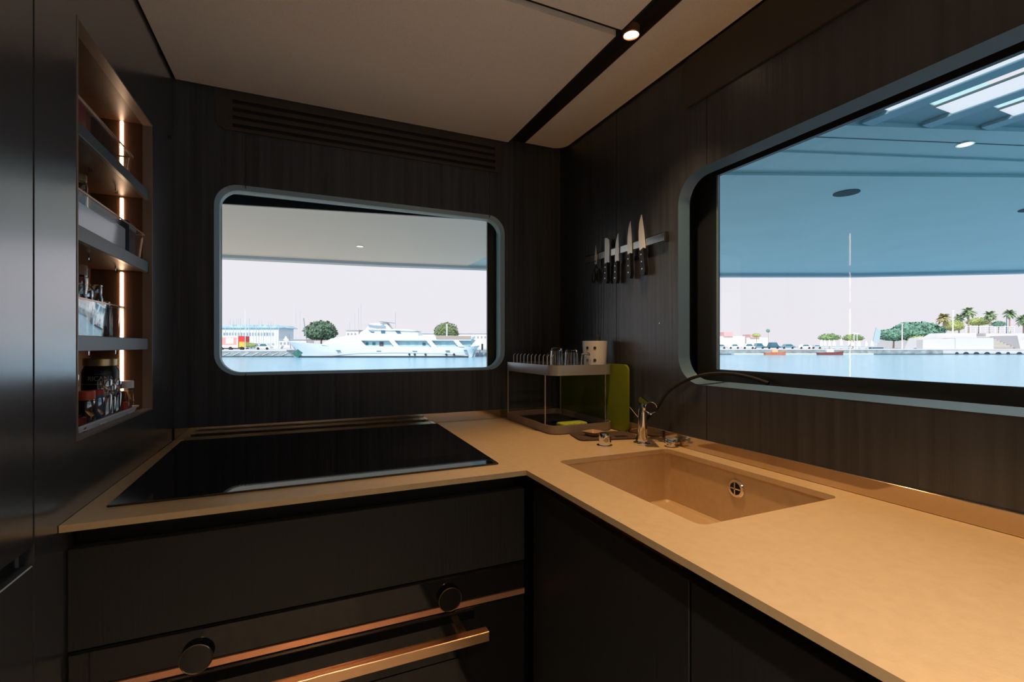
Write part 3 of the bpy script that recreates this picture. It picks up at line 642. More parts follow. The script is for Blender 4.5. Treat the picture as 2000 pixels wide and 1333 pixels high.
# pale foredeck added out of view to bounce warm sunlight onto the soffit
MB().plate([(-9, YB+.35), (3.6, YB+.35), (4.2, 6), (3.2, 12), (.5, 17), (-3, 19), (-9, 17)], [], -.10, .06, 'z').build('bounce_deck', mat('pale bounce deck', (.74, .62, .50), .6, bump=.1, var=.06, vscale=3), kind='structure')
# louvres
lt = thing('louvre_roof', 'louvred sun roof of blue beams and white mesh blinds above the deck', 'louvre roof', (3, 0, 2.22))
BEAM = mat('blue louvre beam', (.30, .50, .60), .4, bump=.03)
MESH = bpy.data.materials.new('white mesh blind'); MESH.use_nodes = True
n_ = MESH.node_tree; n_.nodes.clear(); o_ = n_.nodes.new('ShaderNodeOutputMaterial'); a_ = n_.nodes.new('ShaderNodeAddShader')
d_ = n_.nodes.new('ShaderNodeBsdfDiffuse'); d_.inputs[0].default_value = (.45, .44, .45, 1); t_ = n_.nodes.new('ShaderNodeBsdfTranslucent'); t_.inputs[0].default_value = (.52, .50, .52, 1)
n_.links.new(d_.outputs[0], a_.inputs[0]); n_.links.new(t_.outputs[0], a_.inputs[1]); n_.links.new(a_.outputs[0], o_.inputs[0])
def ylv(x): return 1.353-(x-2.242)*.3585
for k in range(-2, 12):
    x = 2.31+.274*k; y1 = ylv(x+.03)-.01
    MB().box(x, x+.066, -2.98, y1, 2.222, 2.238).build('beam', BEAM, lt)
    xm0, xm1 = x+.130, x+.272
    MB().loft([[(xm0, -2.98, 2.228), (xm0, ylv(xm1)-.13, 2.228)], [(xm1, -2.98, 2.229), (xm1, ylv(xm1)-.13, 2.229)]]).build('blind', MESH, lt)
    MB().box(xm0-.008, xm0-.002, -2.98, ylv(xm1)-.13, 2.222, 2.230).build('blind_edge', mat('grey edge', (.10, .15, .17), .5), lt)
    MB().plate([(x, ylv(xm1)-.125), (x+.2735, ylv(xm1)-.125), (x+.2735, ylv(x+.2735)-.002), (x, ylv(x)-.002)], [], 2.2385, 2.244, 'z').build('end_plate', mat('shaded blue end plate', (.30, .48, .56), .5), lt)

# ------------------------------------------------------------------ harbour
def bx(u, t): return (u-1000)/F*t           # bearing at a distance -> metres sideways
def hz(v, t): return CZ+(HY-v)/F*t          # elevation at a distance -> height
WATER = mat('harbour water', (.24, .52, .69), .14, spec=.5, bump=0)
n = WATER.node_tree; b_ = n.nodes['Principled BSDF']
tcn = n.nodes.new('ShaderNodeTexCoord'); mpn = n.nodes.new('ShaderNodeMapping'); mpn.inputs['Scale'].default_value = (.9, 1.6, 1); mpn.inputs['Rotation'].default_value = (0, 0, .4)
nn_ = n.nodes.new('ShaderNodeTexNoise'); nn_.inputs['Scale'].default_value = .9; nn_.inputs['Detail'].default_value = 7; nn_.inputs['Roughness'].default_value = .6
bpn = n.nodes.new('ShaderNodeBump'); bpn.inputs['Strength'].default_value = .7; bpn.inputs['Distance'].default_value = .25
n.links.new(tcn.outputs['Object'], mpn.inputs[0]); n.links.new(mpn.outputs[0], nn_.inputs['Vector']); n.links.new(nn_.outputs[0], bpn.inputs['Height']); n.links.new(bpn.outputs[0], b_.inputs['Normal'])
MB().box(-2500, 2500, -60, 3000, WZ-1, WZ).build('water', WATER, frame='E', kind='structure')
STONE = mat('grey quay stone', (.30, .34, .36), .8, bump=1, bscale=1.5, var=.35, vscale=.6)
CAP = mat('pale concrete', (.62, .60, .61), .8, bump=.2, bscale=2, var=.05, vscale=.3)
DKSTONE = mat('dark quay foot stone', (.05, .08, .10), .6, bump=.5, bscale=2)
def quay(x0, x1, y0, y1, ztop, name='quay', slope=0, m=STONE):
    q = MB().plate([(x0, WZ-.3), (x1+slope, WZ-.3), (x1, ztop-.35), (x0, ztop-.35)], [], y0, y1, 'y').build(name, m, frame='E', kind='structure')
    MB().box(x0, x1, y0-.1, y1, ztop-.35, ztop).build('coping', CAP, q)
    MB().box(x0, x1+slope*.9, y0-.06, y0, WZ-.1, WZ+.25).build('waterline_band', DKSTONE, q)  # darker band along the foot of the quay face
    return q
zq = hz(684, 121)
quay(bx(250, 121), bx(560, 121), 121, 400, zq, slope=2.0)
quay(bx(561, 150), bx(1180, 150), 165, 420, zq)
quay(bx(1180, 154), bx(1842, 154), 154, 500, zq)
quay(bx(1842, 154), bx(2400, 154), 156, 500, zq, m=CAP)
for i in range(7):       # diagonal ledges on the quay face
    x = bx(436+i*19, 121)
    MB().plate([(x, zq-1.3), (x+1.6, zq-.6), (x+1.7, zq-.75), (x+.1, zq-1.45)], [], 120.85, 121.0, 'y').build('quay_ladder', CAP, frame='E', label='sloping pale ledge on the stone quay face left of the white yacht', cat='quay ledge', group='ledges on the quay face')
rk_ = MB()
for i in range(26):
    x = bx(932+i*1.6, 128); r = random.uniform(.5, 1.1)
    rk_.lathe((x, 128+random.uniform(-1, 3), WZ-.2), [(r, 0), (r*.8, r*.7), (r*.3, r*1.3+random.uniform(0, .6))], 6, Matrix.Rotation(random.uniform(-.3, .3), 4, 'X'))
rk_.build('breakwater_rocks', STONE, frame='E', smooth=0, label='pile of grey rocks at the water behind the yacht stern', cat='rocks', kind='stuff')

# the white yacht ------------------------------------------------
YT = 117.0
def Y(u): return bx(u, YT)
def Zy(v): return hz(v, YT)
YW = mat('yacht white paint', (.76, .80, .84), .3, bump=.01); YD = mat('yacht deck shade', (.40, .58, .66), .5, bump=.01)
YG = mat('yacht window glass', (.05, .17, .23), .1, spec=.6); YK = mat('dark boot stripe', (.02, .04, .06), .5); TEAK = mat('weathered teak', (.42, .33, .28), .6, bump=.2)
yt = thing('motor_yacht', 'long white motor yacht moored across the harbour', 'yacht', (Y(740), YT+4, WZ), frame='E')
st = []   # stations: u, half beam, sheer v, waterline factor
for u, hb_, vs, wf in ((536, .12, 664.5, .0), (548, .9, 666.5, .0), (562, 1.7, 668.5, .05), (578, 2.6, 670, .35), (600, 3.4, 672, .6), (640, 4.2, 674, .85), (700, 4.6, 676.5, .95), (780, 4.6, 677.5, 1), (860, 4.4, 678, 1), (905, 4.0, 677.5, .95), (925, 3.5, 676.5, .8), (933, 3.2, 675.5, .6)):
    st.append((u, hb_, vs, wf))
rings = []
for i, (u, hb_, vs, wf) in enumerate(st):
    x = Y(u); zt_ = Zy(vs); c = YT+4.6
    rise = {0: 5.5, 1: 3.4, 2: 1.5, 3: 0.3, 10: .1, 11: 1.5}.get(i, -.4)
    zl = WZ+rise if rise > 0 else WZ-.4
    xl = x+ {0: .6, 1: .3}.get(i, 0) - {11: 1.2, 10: .5}.get(i, 0)
    rings.append([(x, c-hb_, zt_), (x*.5+xl*.5, c-hb_*(.5+.5*wf), (zt_+zl)/2), (xl, c-hb_*wf*.96-.05, zl), (xl, c+hb_*wf*.96+.05, zl), (x*.5+xl*.5, c+hb_*(.5+.5*wf), (zt_+zl)/2), (x, c+hb_, zt_)])
MB().loft(rings, close=True, cap=True).build('hull', YW, yt, smooth=40)
MB().box(Y(584), Y(915), YT-.12, YT+.5, WZ-.05, WZ+.36).build('boot_stripe', YK, yt)
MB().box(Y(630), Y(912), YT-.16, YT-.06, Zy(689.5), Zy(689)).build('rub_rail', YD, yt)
def pr_y(poly, y0, y1, name, m, par=yt): return MB().plate([(Y(u), Zy(v)) for u, v in poly], [], y0, y1, 'y').build(name, m, par, smooth=0)
pr_y([(628, 673), (637, 668), (645, 661.5), (660, 659.5), (681, 655), (918, 656.5), (922, 658), (920, 665.5), (700, 665.5), (640, 674)], YT+.35, YT+8.8, 'upper_bulwark', YW)
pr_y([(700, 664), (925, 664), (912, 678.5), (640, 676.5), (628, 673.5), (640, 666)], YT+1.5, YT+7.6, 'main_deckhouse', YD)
pr_y([(626, 674), (640, 664), (700, 665), (712, 676.8), (640, 676)], YT+.4, YT+8.6, 'forward_house', YW)
pr_y([(695, 656), (701, 648), (712, 643), (790, 644), (812, 648), (815, 656)], YT+1.6, YT+7.4, 'bridge_deckhouse', YW)
pr_y([(715, 644), (716, 642.5), (790, 643), (812, 646), (812, 647)], YT+1.2, YT+7.8, 'bridge_roof', YW)
pr_y([(850, 656.5), (852, 663.4), (920, 663.4), (920, 656.5)], YT+.28, YT+.34, 'teak_screen', TEAK)
pr_y([(711, 633), (714, 635.5), (730, 638), (746, 638.4), (747, 636.8), (744, 634.5), (743, 632.5), (741, 634), (738, 635.6), (725, 634.6)], YT+2.4, YT+6.4, 'tender', mat('grey tender', (.30, .40, .45), .4))
pr_y([(735, 627), (760, 629.5), (760, 630.2), (752, 629), (735, 627.8)], YT+2.4, YT+6.5, 'radar_arch_top', mat('slate grey', (.20, .26, .32), .4))
pr_y([(706, 643), (716, 631), (748, 630), (758, 643)], YT+3, YT+6, 'flybridge', YW)
# diagonal white fins
for a in (702, 767, 840, 893):
    pr_y([(a-8, 665.4), (a+2, 665.4), (a+13, 677.6), (a+2, 677.6)], YT+.3, YT+.55, 'fin', YW)
for u0, u1, v0, v1, nm in ((711, 716, 669, 674.5, 0), (724, 730, 669, 674.5, 0), (738, 746, 668, 677.6, 1), (792, 797, 669, 674.5, 2), (808, 814, 669, 674.5, 2), (823, 829, 669.5, 675.3, 0), (842, 846, 669, 674.5, 0), (854, 860, 669, 674.5, 2), (869, 876, 669, 674.5, 2), (908, 919, 668, 676, 2)):
    pr_y([(u0, v0), (u1, v0), (u1, v1), (u0, v1)], YT+1.42, YT+1.48, 'window', (YG, mat('dark door', (.10, .09, .10), .5), mat('pale window glass', (.30, .52, .60), .2))[nm])
for pl in (([(718, 647), (728, 648), (727, 650), (722, 650)]), ([(741, 646), (749, 646), (749, 651.5), (741, 651.5)]), ([(769, 646.6), (778, 646.8), (781, 651.8), (773, 651.8)])):
    pr_y(pl, YT+1.5, YT+1.58, 'window', YG)
for u in (799.5, 810, 831, 871.5, 886.5):
    MB().lathe((Y(u), YT-.05, Zy(692.8)), [(.26, 0), (.26, .5)], 14, Matrix.Rotation(-math.pi/2, 4, 'X')).build('porthole', YK, yt)
for u, v, wd in ((740, 686, 9), (810, 686.2, 9), (874, 685.6, 8), (908.5, 684.2, 6), (925, 683.6, 5), (660, 685, 8)):
    MB().box(Y(u-wd/2), Y(u+wd/2), YT-.12, YT+.9, Zy(v+.6), Zy(v-.4)).build('freeing_port', YG, yt)
pr_y([(582, 682.5), (592, 689.5), (582.5, 700), (572, 691.5)], YT-.3, YT-.1, 'bow_board', mat('dark green board', (.04, .16, .14), .5, var=.4, vscale=1.5))
for u, v0, v1, r in ((764.5, 608, 640, .07), (690, 600, 655, .05), (695, 590, 655, .04), (868.5, 631.5, 656, .16), (705, 635, 645, .05)):
    MB().cyl((Y(u), YT+4, Zy(v1)), (Y(u), YT+4, Zy(v0)), r, 6).build('mast', YW if r > .1 else mat('grey mast', (.45, .5, .55), .5), yt)
q = MB()
for i in range(12): q.cyl((Y(800+i*4), YT+.7, Zy(656)), (Y(800+i*4), YT+.7, Zy(651)), .035, 5)
q.tube([(Y(800), YT+.7, Zy(651)), (Y(845), YT+.7, Zy(651))], .04, 5).build('rail', mat('grey rail', (.5, .55, .6), .4), yt)

ZDECK = hz(650, 158)
# vegetation -----------------------------------------------------
def leafy(name, c, r, m, n=900, leaf=.35, par=None, frame='E', sq=1.0, seed=1, flat=.0):
    rnd = random.Random(seed); b = MB(); bm = b.bm
    bmesh.ops.create_icosphere(bm, subdivisions=3, radius=1)
    from mathutils import noise
    for v in bm.verts:
        k = .80+.16*noise.noise(v.co*2.3+Vector((seed, 0, 0)))
        if v.co.z < 0: v.co.z *= (1-flat)
        v.co = Vector((c[0]+v.co.x*r[0]*k, c[1]+v.co.y*r[1]*k, c[2]+v.co.z*r[2]*k))
    for i in range(n):
        d = Vector((rnd.gauss(0, 1), rnd.gauss(0, 1), rnd.gauss(0, 1))).normalized(); k = rnd.uniform(.80, 1.0)*(1+.12*noise.noise(d*2.3+Vector((seed, 0, 0))))
        if d.z < 0: d.z *= (1-flat)
        p = Vector((c[0]+d.x*r[0]*k, c[1]+d.y*r[1]*k, c[2]+d.z*r[2]*k))
        a = Vector((rnd.gauss(0, 1), rnd.gauss(0, 1), rnd.gauss(0, 1))).normalized(); e_ = (d+a*.9).normalized().orthogonal().normalized(); f_ = e_.cross((d+a*.5).normalized())
        s = leaf*rnd.uniform(.6, 1.3)
        try: bm.faces.new([bm.verts.new(p+e_*s), bm.verts.new(p+f_*s*.6), bm.verts.new(p-e_*s), bm.verts.new(p-f_*s*.6)])
        except ValueError: pass
    return b.build(name, m, par, frame=frame, smooth=0)
TR1 = mat('dark ficus leaves', (.12, .20, .13), .7, var=.6, vscale=1.2); TR2 = mat('olive ficus leaves', (.20, .25, .12), .7, var=.5, vscale=1.2)
TR3 = mat('bright green leaves', (.22, .34, .14), .7, var=.45, vscale=.6); TR4 = mat('yellow green leaves', (.40, .46, .16), .7, var=.35, vscale=.6)
TR5 = mat('blue green leaves', (.16, .32, .24), .7, var=.5, vscale=.5); TRK = mat('pale trunk bark', (.40, .32, .27), .8, bump=.5, bscale=5)
def tree(label, u, v, ru, rv, t, m, seed, trunk=.35, n=900, leaf=None, flat=.35, name='harbour_tree', cat='tree', group=None):
    k = t/F; c = (bx(u, t), t, hz(v, t)); zb_ = ZDECK if t >= 198 and u > 1840 else zq; g = thing(name, label, cat, (c[0], c[1], zb_), group, frame='E')
    leafy('crown', c, (ru*k, ru*k*.9, rv*k), m, n, leaf or ru*k*.085, g, seed=seed, flat=flat)
    if trunk: MB().cyl((c[0], c[1], zb_), (c[0]+.2, c[1], c[2]), trunk, 8, trunk*.7).build('trunk', TRK, g)
    return g
tree('dense round dark tree rising behind the bow of the white yacht', 627, 650, 32, 24, 172, TR1, 1, n=1600)
tree('round olive tree behind the stern deck of the white yacht', 872, 650, 25, 20, 172, TR2, 2, n=1300)
tree('flat topped small green tree on the quay, leftmost seen through the right window', 1477, 656, 9, 5, 220, TR4, 3, .15, 250)
tree('pale round grey green tree high above the parked cars', 1500, 647, 4, 5, 240, TR5, 4, .1, 150)
tree('umbrella shaped green tree above the left group of white parasols', 1620, 661, 20, 9, 178, TR3, 5, .2, 600, flat=.6)
tree('umbrella shaped green tree right of the first above the white parasols', 1666, 662, 19, 9, 180, TR3, 6, .2, 600, flat=.6)
g = tree('very wide spreading tree on the terrace left of the palms', 1790, 650, 44, 21, 185, TR5, 7, .5, 2600, flat=.3)
tree('wide low tree beside the big spreading tree on the terrace', 1745, 656, 28, 14, 180, TR5, 8, .3, 1400, flat=.3)
tree('low rounded yellow green bush on the terrace wall', 1800, 663, 22, 7, 172, TR4, 9, 0, 600, flat=.5, name='bush', cat='bush')
tree('yellow green bush at the foot of the leftmost palm', 1862, 638, 18, 13, 200, TR4, 10, .2, 700, name='bush', cat='bush')
tree('bright green bush between the tall palm and the next one', 1911, 630, 20, 9, 208, TR4, 11, .2, 700, name='bush', cat='bush')
tree('grey green bush in front of the railing, right of the palms', 1950, 634, 12, 7, 200, TR5, 12, .2, 400, name='bush', cat='bush')
tree('clipped green hedge beside the red and white lorry', 490, 675, 11, 5.5, 126, TR4, 13, 0, 400, name='hedge', cat='hedge')
PALM = mat('palm fronds', (.26, .36, .20), .7, var=.3, vscale=1.0); PALMY = mat('yellowed palm fronds', (.42, .38, .18), .7, var=.3, vscale=1.0)
def palm(label, u, v, r, t, seed, m=PALM, vb=652):
    rnd = random.Random(seed); k = t/F; c = Vector((bx(u, t), t, hz(v, t))); g = thing('palm_tree', label, 'palm tree', (c.x, c.y, hz(650, 158)), 'palms on the terrace', frame='E')
    MB().cyl((c.x, c.y, hz(650, 158)), c, .28, 8, .2).build('trunk', TRK, g)
    b = MB(); bm = b.bm; R = r*k
    for i in range(64):
        a = 2*math.pi*rnd.random(); el = rnd.uniform(-.9, 1.2); L_ = R*rnd.uniform(.85, 1.1); d = Vector((math.cos(a)*math.cos(el), math.sin(a)*math.cos(el), math.sin(el))); sd2 = Vector((-math.sin(a), math.cos(a), 0))
        prev = None
        for s in range(5):
            f = s/4; p = c+d*L_*f+Vector((0, 0, -R*.42*f*f)); wd = R*(.04+.30*f*(1-f)*2)*(1 if s < 4 else .3)
            cur = (bm.verts.new(p-sd2*wd+Vector((0, 0, -wd*.4))), bm.verts.new(p), bm.verts.new(p+sd2*wd+Vector((0, 0, -wd*.4))))
            if prev: bm.faces.new((prev[0], prev[1], cur[1], cur[0])); bm.faces.new((prev[1], prev[2], cur[2], cur[1]))
            prev = cur
    b.build('fronds', m, g, smooth=0); return g
palm('leftmost terrace palm with a broad yellowed crown', 1843, 620, 15, 196, 1, PALMY)
palm('small palm just right of the white lamp post', 1873, 619, 10, 205, 2)
palm('tallest palm on the terrace, third from the left', 1892, 607, 14, 198, 3)
palm('palm with a grey green crown above the middle of the railing', 1933, 614, 13, 200, 4)
palm('slim palm near the right end of the railing', 1972, 611, 12, 200, 5)
palm('palm at the right edge of the view', 1999, 622, 14, 207, 6)
palm('palm beyond the right edge, past the end of the railing', 2030, 614, 13, 199, 8)

# quay left: lorry, cars, masts ---------------------------------
t0 = 126
def EB(u0, u1, v0, v1, t, d, name, m, par, bev=0): return MB().box(bx(u0, t), bx(u1, t), t, t+d, hz(v1, t) if v1 else zq, hz(v0, t), bev).build(name, m, par)
tk = thing('lorry', 'red and white lorry parked on the quay at the left edge of the back window', 'lorry', (bx(455, t0), t0+1.2, zq), frame='E')
RW = mat('lorry white', (.78, .74, .72), .4); RR = mat('lorry red', (.66, .05, .05), .4); RP = mat('lorry pale red', (.72, .36, .34), .4); RYL = mat('lorry yellow', (.75, .48, .08), .4)
vq = 684-.0
zg = CZ  # ground height reference
EB(425, 465, 656, 680, t0, 2.4, 'box_body', RW, tk, .05); EB(428, 462, 659.5, 674, t0-.05, .04, 'side_panel', RP, tk); EB(441, 456, 660.5, 672, t0-.09, .04, 'side_square', RW, tk)
EB(466, 477.5, 657, 668, t0, 2.4, 'red_box', RR, tk); EB(467, 477.5, 668, 678.5, t0, 2.4, 'yellow_box', RYL, tk); EB(425, 478, 680, 682, t0+.2, 2, 'chassis', YK, tk)
for u in (432, 450, 472): MB().lathe((bx(u, t0), t0-.02, hz(681.2, t0)), [(.50, 0), (.50, .4)], 16, Matrix.Rotation(-math.pi/2, 4, 'X')).build('wheel', mat('tyre', (.02, .02, .02), .7), tk)
tk.location.z += 0
def car(label, u, t, ln, h, m, seed=0, ztop=None, nm='parked_car', cat='car', group='cars parked on the quay'):
    k = t/F; x = bx(u, t); g = thing(nm, label, cat, (x, t, zq), group, frame='E'); L2 = ln/2
    prof_ = [(-L2, .35), (-L2, .75), (-L2*.55, .88), (-L2*.30, h), (L2*.45, h), (L2*.80, .92), (L2, .85), (L2, .35)]
    MB().plate([(x+a, zq+b) for a, b in prof_], [], t-.85, t+.85, 'y').build('body', m, g)
    MB().plate([(x+a, zq+b) for a, b in ((-L2*.44, .95), (-L2*.26, h-.1), (L2*.40, h-.1), (L2*.64, .96))], [], t-.88, t-.86, 'y').build('side_windows', YG, g)
    for a in (-L2*.6, L2*.6): MB().lathe((x+a, t-.9, zq+.34), [(.34, 0), (.34, .25)], 14, Matrix.Rotation(-math.pi/2, 4, 'X')).build('wheel', mat('tyre', (.02, .02, .02), .7), g)
    return g
CW = mat('car white', (.74, .76, .78), .3); CB = mat('car blue grey', (.18, .30, .38), .3); CD = mat('car dark blue', (.05, .12, .18), .3); CG = mat('car silver', (.45, .5, .55), .3)
car('white covered car beside the hedge on the left quay', 516, 127, 4.0, 1.7, CW)
for (u, ln, h, m), lb in zip(((1405, 4.2, 1.5, CG), (1432, 4.0, 1.6, CW), (1460, 4.4, 1.7, CW), (1480, 4.2, 1.9, CB), (1508, 4.6, 2.15, CD), (1537, 4.8, 1.6, CB), (1570, 4.4, 1.5, CW), (1592, 3.6, 1.3, CG)),
        ('silver car at the left edge of the right window', 'white car second from the left on the far quay', 'white taller car left of the blue grey van', 'blue grey car left of the dark high one', 'dark high car, the tallest on the far quay', 'long blue grey car right of the dark high one', 'white car right of the long blue grey one', 'small silver car nearest the white parasols')):
    car(lb, u, 157.5 if u in (1405, 1460, 1508, 1570) else 160, ln, h, m)
def mast_(label, u, v0, v1, t, r, m, nm='mast', cat='mast', group='yacht masts in the marina'):
    return MB().cyl((bx(u, t), t, hz(v1, t)), (bx(u, t), t, hz(v0, t)), r, 6).build(nm, m, frame='E', label=label, cat=cat, group=group)
MG = mat('pale mast', (.50, .58, .64), .5); MW = mat('white post', (.80, .80, .80), .5)
rnd = random.Random(3)
vg = HY-(zq-CZ)/150*F
boats = []
for i in range(22):
    u = 441+i*4.9+rnd.uniform(-1.3, 1.3); t = 160+rnd.uniform(-3, 4); top = rnd.choice((632, 625, 640, 636, 628, 643, 622))
    if 476 < u < 482: u += 5
    mast_('thin pale mast in the crowd of masts above the left quay', u, top, HY-(zq-CZ)/t*F, t, .07 if i % 3 else .11, MG, group='masts above the left quay')
for i in range(13):
    u = 441+i*8.2; t = 170+(i % 4)*3; x = bx(u, t)
    MB().plate([(x-2.2, zq), (x+1.9, zq), (x+2.4, zq+1.1), (x-1.0, zq+1.2), (x-1.2, zq+1.9), (x-1.9, zq+1.9), (x-2.1, zq+1.1)], [], t-.9, t+.9, 'y').build('laid_up_boat', (CW, CG, CB)[i % 3], frame='E', label='pale small boat laid up under the masts on the left quay', cat='boat', group='boats laid up on the left quay')
mast_('tall lamp post beside the lorry on the left quay', 479, 606, HY-(zq-CZ)/124*F, 124, .09, MW, 'lamp_post', 'lamp post', None)
for u, a in ((578, 600), (586, 606), (683, 630), (693, 612)): mast_('very faint tall mast behind the yacht', u, a, HY-(zq-CZ)/200*F, 200, .07, MG, group='masts behind the yacht')
for (u0, v0, u1, v1), lb in (((593, 622, 601, 668), 'slanting dark spar left of the round dark tree'), ((564, 652, 568, 672), 'short leaning spar behind the bow of the yacht')):
    MB().cyl((bx(u0, 160), 160, hz(v0, 160)), (bx(u1, 160), 160, zq), .14, 6).build('spar', mat('slate spar', (.25, .30, .33), .5), frame='E', label=lb, cat='spar')
wh = thing('warehouse', 'long low warehouse with a ragged blue roof line behind the masts', 'building', (bx(490, 240), 245, zq), frame='E')
EB(400, 545, 641, None, 240, 16, 'wall', mat('pale wall', (.74, .74, .76), .7), wh)
rp_ = [(400, 641), (400, 639)]
rnd = random.Random(5); u = 434
while u < 545: rp_.append((u, 636+rnd.uniform(-1.5, 2.5))); u += 3
rp_ += [(552, 640), (552, 641)]
MB().plate([(bx(a, 240), hz(b, 240)) for a, b in rp_], [], 239, 257, 'y').build('roof', mat('pale blue roof', (.42, .60, .70), .6, var=.3, vscale=.3), wh)
for i in range(18):
    EB(436+i*5.6, 439+i*5.6, 650, 656, 239.8, .2, 'window', mat('faded window', (.32, .36, .42), .4), wh)
for (u0, u1, v0, lb, c) in ((545, 600, 664, 'low pinkish building behind the bow of the yacht', (.74, .64, .62)), (676, 700, 646, 'pale building between the round tree and the yacht bridge', (.74, .72, .72)), (800, 850, 652, 'long pale roof line behind the aft deck of the yacht', (.72, .72, .74)), (895, 975, 652, 'pale block with a stepped roof behind the yacht stern', (.70, .72, .78))):
    g = thing('harbour_building', lb, 'building', (bx((u0+u1)/2, 230), 234, zq), frame='E')
    EB(u0, u1, v0, None, 230, 8, 'wall', mat('wall %s' % lb[:9], c, .8, var=.04, vscale=.3), g)
    for i in range(int((u1-u0)/7)): EB(u0+2+i*7, u0+5+i*7, v0+5, v0+9, 229.8, .2, 'window', mat('faded window', (.32, .36, .42), .4), g)
    EB(u0-1, u1+1, v0-1.2, v0, 229.5, 9, 'roof', mat('grey roof', (.45, .5, .55), .7), g)
MB().cyl((bx(942, 125), 125, zq), (bx(942, 125), 125, zq+1.6), .25, 8).build('bollard', YK, frame='E', label='dark post on the quay behind the yacht stern', cat='post')

# right hand quay -------------------------------------------------
for (u0, u1, v0, vr, lb) in ((1406, 1455, 657, 649, 'pale house with a red roof at the left of the right window'), (1458, 1500, 660, 653.5, 'pale house with a low faded red roof behind the small green tree')):
    g = thing('harbour_building', lb, 'building', (bx((u0+u1)/2, 260), 264, zq), frame='E')
    EB(u0, u1, v0, None, 260, 8, 'wall', mat('pale pink wall', (.80, .76, .76), .8), g)
    EB(u0+8, u0+26, vr, v0, 259, 9, 'roof', mat('faded red roof', (.72, .42, .42), .7), g)
dk = MB().box(bx(1430, 152), bx(1700, 152), 150.6, 152.6, WZ+.05, WZ+.42).build('pontoon', CW, frame='E', label='long white floating pontoon along the far quay', cat='pontoon')
ORB = mat('orange boat hull', (.66, .22, .12), .5, var=.15, vscale=1); DKB = mat('dark red hull', (.28, .07, .06), .5)
for u, ln, m, m2, lb in ((1514, 6.8, ORB, ORB, 'orange motor boat moored at the far quay, left of the two'), (1622, 8.2, DKB, CW, 'dark red boat with a white cabin at the far quay')):
    x = bx(u, 148); g = thing('motor_boat', lb, 'boat', (x, 148, WZ), 'boats at the far quay', frame='E')
    rg = []
    for f, hb_, zz in ((-.5, .7, .75), (-.2, 1.0, .7), (.15, 1.0, .85), (.38, .6, 1.1), (.5, .06, 1.3)):
        rg.append([(x+f*ln, 148-hb_, WZ+zz), (x+f*ln*.95, 148-hb_*.7, WZ-.15), (x+f*ln*.95, 148+hb_*.7, WZ-.15), (x+f*ln, 148+hb_, WZ+zz)])
    MB().loft(rg, close=True, cap=True).build('hull', m, g)
    MB().box(x-ln*.18, x+ln*.10, 147.4, 148.6, WZ+.7, WZ+1.75, .15).build('cabin', m2 if m2 is CW else mat('peach cabin', (.75, .50, .36), .5), g)
for i, (u, v) in enumerate(((1604, 664), (1611, 664), (1620, 664), (1629, 664), (1643, 661), (1658, 665), (1664, 664), (1678, 666), (1692, 667), (1703, 665))):
    t = 163+(i % 3); x = bx(u, t); g = thing('closed_parasol', 'closed white parasol on the far promenade under the umbrella shaped trees', 'parasol', (x, t, zq), 'closed white parasols', frame='E')
    zt_ = hz(v, t); H_ = zt_-zq
    MB().lathe((x, t, zq), [(.05, 0), (.05, H_*.25), (.50, H_*.3), (.42, H_*.7), (.12, H_*.97), (.03, H_)], 10).build('canopy', MW, g)
    MB().lathe((x, t, zq-.001), [(.30, 0), (.30, .08), (0, .08)], 10, cap=False).build('base', YK, g)
def person(label, u, t, c, h=1.7):
    x = bx(u, t); g = thing('person', label, 'person', (x, t, zq), 'distant people', frame='E')
    MB().loft([[(x+r*math.cos(a), t+r*.6*math.sin(a), zq+z) for a in [i*math.pi/4 for i in range(8)]] for r, z in ((.14, 0), (.16, .5*h), (.22, .6*h), (.25, .8*h), (.08, .86*h), (.11, .92*h), (.05, h))], close=True, cap=True).build('body', c, g)
    return g
person('distant person in dark clothes standing on the terrace by the railing', 1973, 184, CD)
bpy.data.objects['person'].location.z = ZDECK
q = thing('sail_sculpture', 'blue grey sail shaped sculpture on the far promenade', 'sculpture', (bx(1712, 165), 165, zq), frame='E')
MB().plate([(bx(a, 165), hz(b, 165)) for a, b in ((1704, 670), (1711, 640), (1720, 648), (1716, 670))], [], 164.8, 165.2, 'y').build('sail', mat('blue grey sail', (.42, .54, .60), .5), q)
MB().box(bx(1700, 165), bx(1722, 165), 164.2, 165.8, zq, zq+.5).build('base', CD, q)
for u, v0, t, r, lb in ((1668, 652, 160, .16, 'white lamp post left of the sail sculpture'), (1674, 653, 161, .14, 'white lamp post nearest the right umbrella shaped tree'), (1762, 634, 160, .20, 'white lamp post in front of the wide spreading tree'), (1861, 608, 190.2, .28, 'thick white lamp post between the first two palms'), (1966, 618, 193, .16, 'dark lamp post between the last palms of the terrace')):
    zb_ = ZDECK if t > 190 else zq
    g = thing('lamp_post', lb, 'lamp post', (bx(u, t), t, zb_), 'lamp posts on the far quay', frame='E')
    m = MW if 'white' in lb else CD
    MB().cyl((bx(u, t), t, zb_), (bx(u, t), t, hz(v0, t)), r, 8, r*.7).build('pole', m, g)
    MB().box(bx(u, t)-.5, bx(u, t)+.5, t-.2, t+.2, hz(v0, t), hz(v0, t)+.25, .05).build('head', m, g)
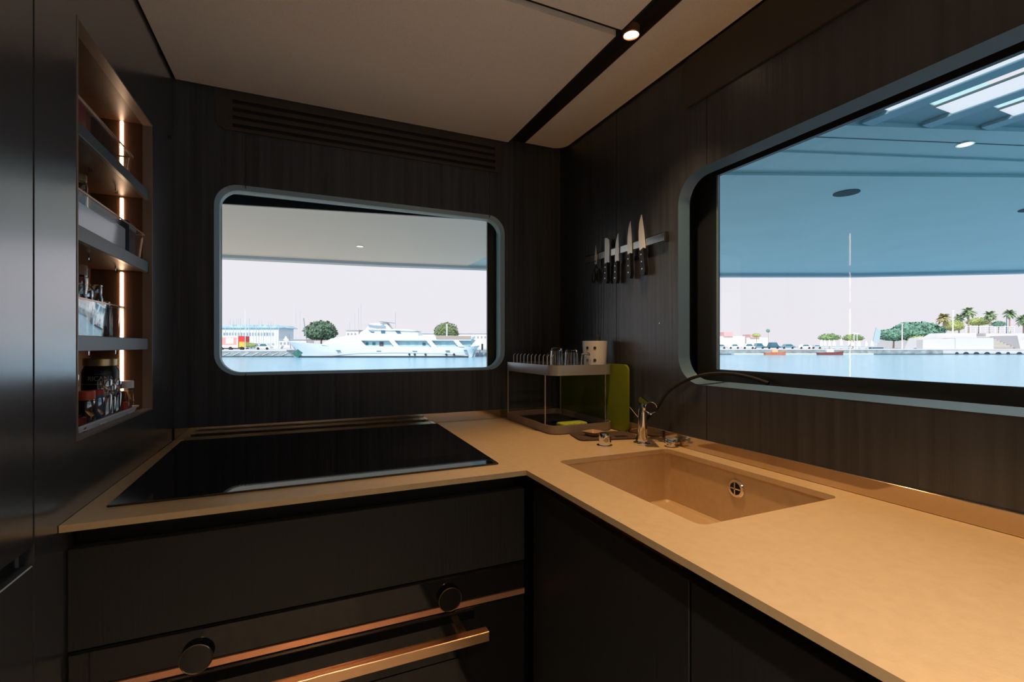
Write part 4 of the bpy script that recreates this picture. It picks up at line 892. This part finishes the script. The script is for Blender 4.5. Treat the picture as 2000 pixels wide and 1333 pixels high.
# terrace
tr = thing('terrace', 'white stepped terrace with seating rows and railing at the right of the harbour', 'terrace', (bx(1920, 158), 170, zq), frame='E')
WW = mat('white terrace wall', (.66, .64, .66), .8, bump=.1, bscale=1); SEAT = mat('cream seating rows', (.40, .36, .30), .8)
def TP(poly, y0, y1, name, m): return MB().plate([(bx(a, 158), hz(b, 158)) for a, b in poly], [], y0, y1, 'y').build(name, m, tr)
vb = HY-(zq-CZ)/158*F
TP([(1800, vb), (1800, 664), (1862, 662), (1862, vb)], 157.5, 160, 'low_wall', WW)
TP([(1862, vb), (1862, 661), (1936, 661), (1936, vb)], 157.2, 162, 'block_wall', WW)
TP([(1810, vb), (1820, 660), (1850, 657.5), (1862, 650.5), (1936, 650), (1936, vb)], 163, 167, 'front_parapet', WW)
MB().box(168.5, 330, 168, 218, zq, ZDECK).build('quay', WW, frame='E', kind='structure')  # raised upper deck of the terrace, not a quay
for i in range(8):
    v = 656.5+i*3.0
    TP([(1937, vb), (1937, v+1.1), (1990+i*.6, v+1.1), (1990+i*.6, vb)], 167.4-i*1.0, 168.4-i*1.0, 'seating_row', SEAT)
    TP([(1937, v+1.1), (1937, v), (1990+i*.6, v), (1990+i*.6, v+1.1)], 167.35-i*1.0, 168.4-i*1.0, 'seat_edge', WW)
TP([(1990, 656), (1996, 659), (2004, 680), (2004, vb), (1996, vb)], 158.5, 169, 'stair_wall', WW)
TP([(2004, vb), (2004, 664), (2100, 664), (2100, vb)], 160, 166, 'side_block', WW)
rl = MB()
for i in range(11): rl.cyl((bx(1886, 169)+i*1.75, 169, hz(650.3, 169)), (bx(1886, 169)+i*1.75, 169, hz(638.5, 169)), .06 if i % 3 else .14, 6)
x0, x1 = bx(1886, 169), bx(1886, 169)+17.5
for v in (638.5, 642.5, 646.5): rl.tube([(x0, 169, hz(v, 169)), (x1, 169, hz(v, 169))], .09 if v < 640 else .03, 6)
rl.build('railing', MW, tr)
for i, u in enumerate((1868, 1886, 1906, 1927, 1949, 1968, 1990, 2012)):
    x = bx(u, 156); r_ = .95 if i not in (0, 5) else .55
    MB().plate([(x+r_*math.cos(math.radians(a)), WZ-.1+.9*math.sin(math.radians(a))) for a in range(180, -1, -20)], [], 155.7, 155.93, 'y').build('arch_opening', YK, tr)
#EXT_END
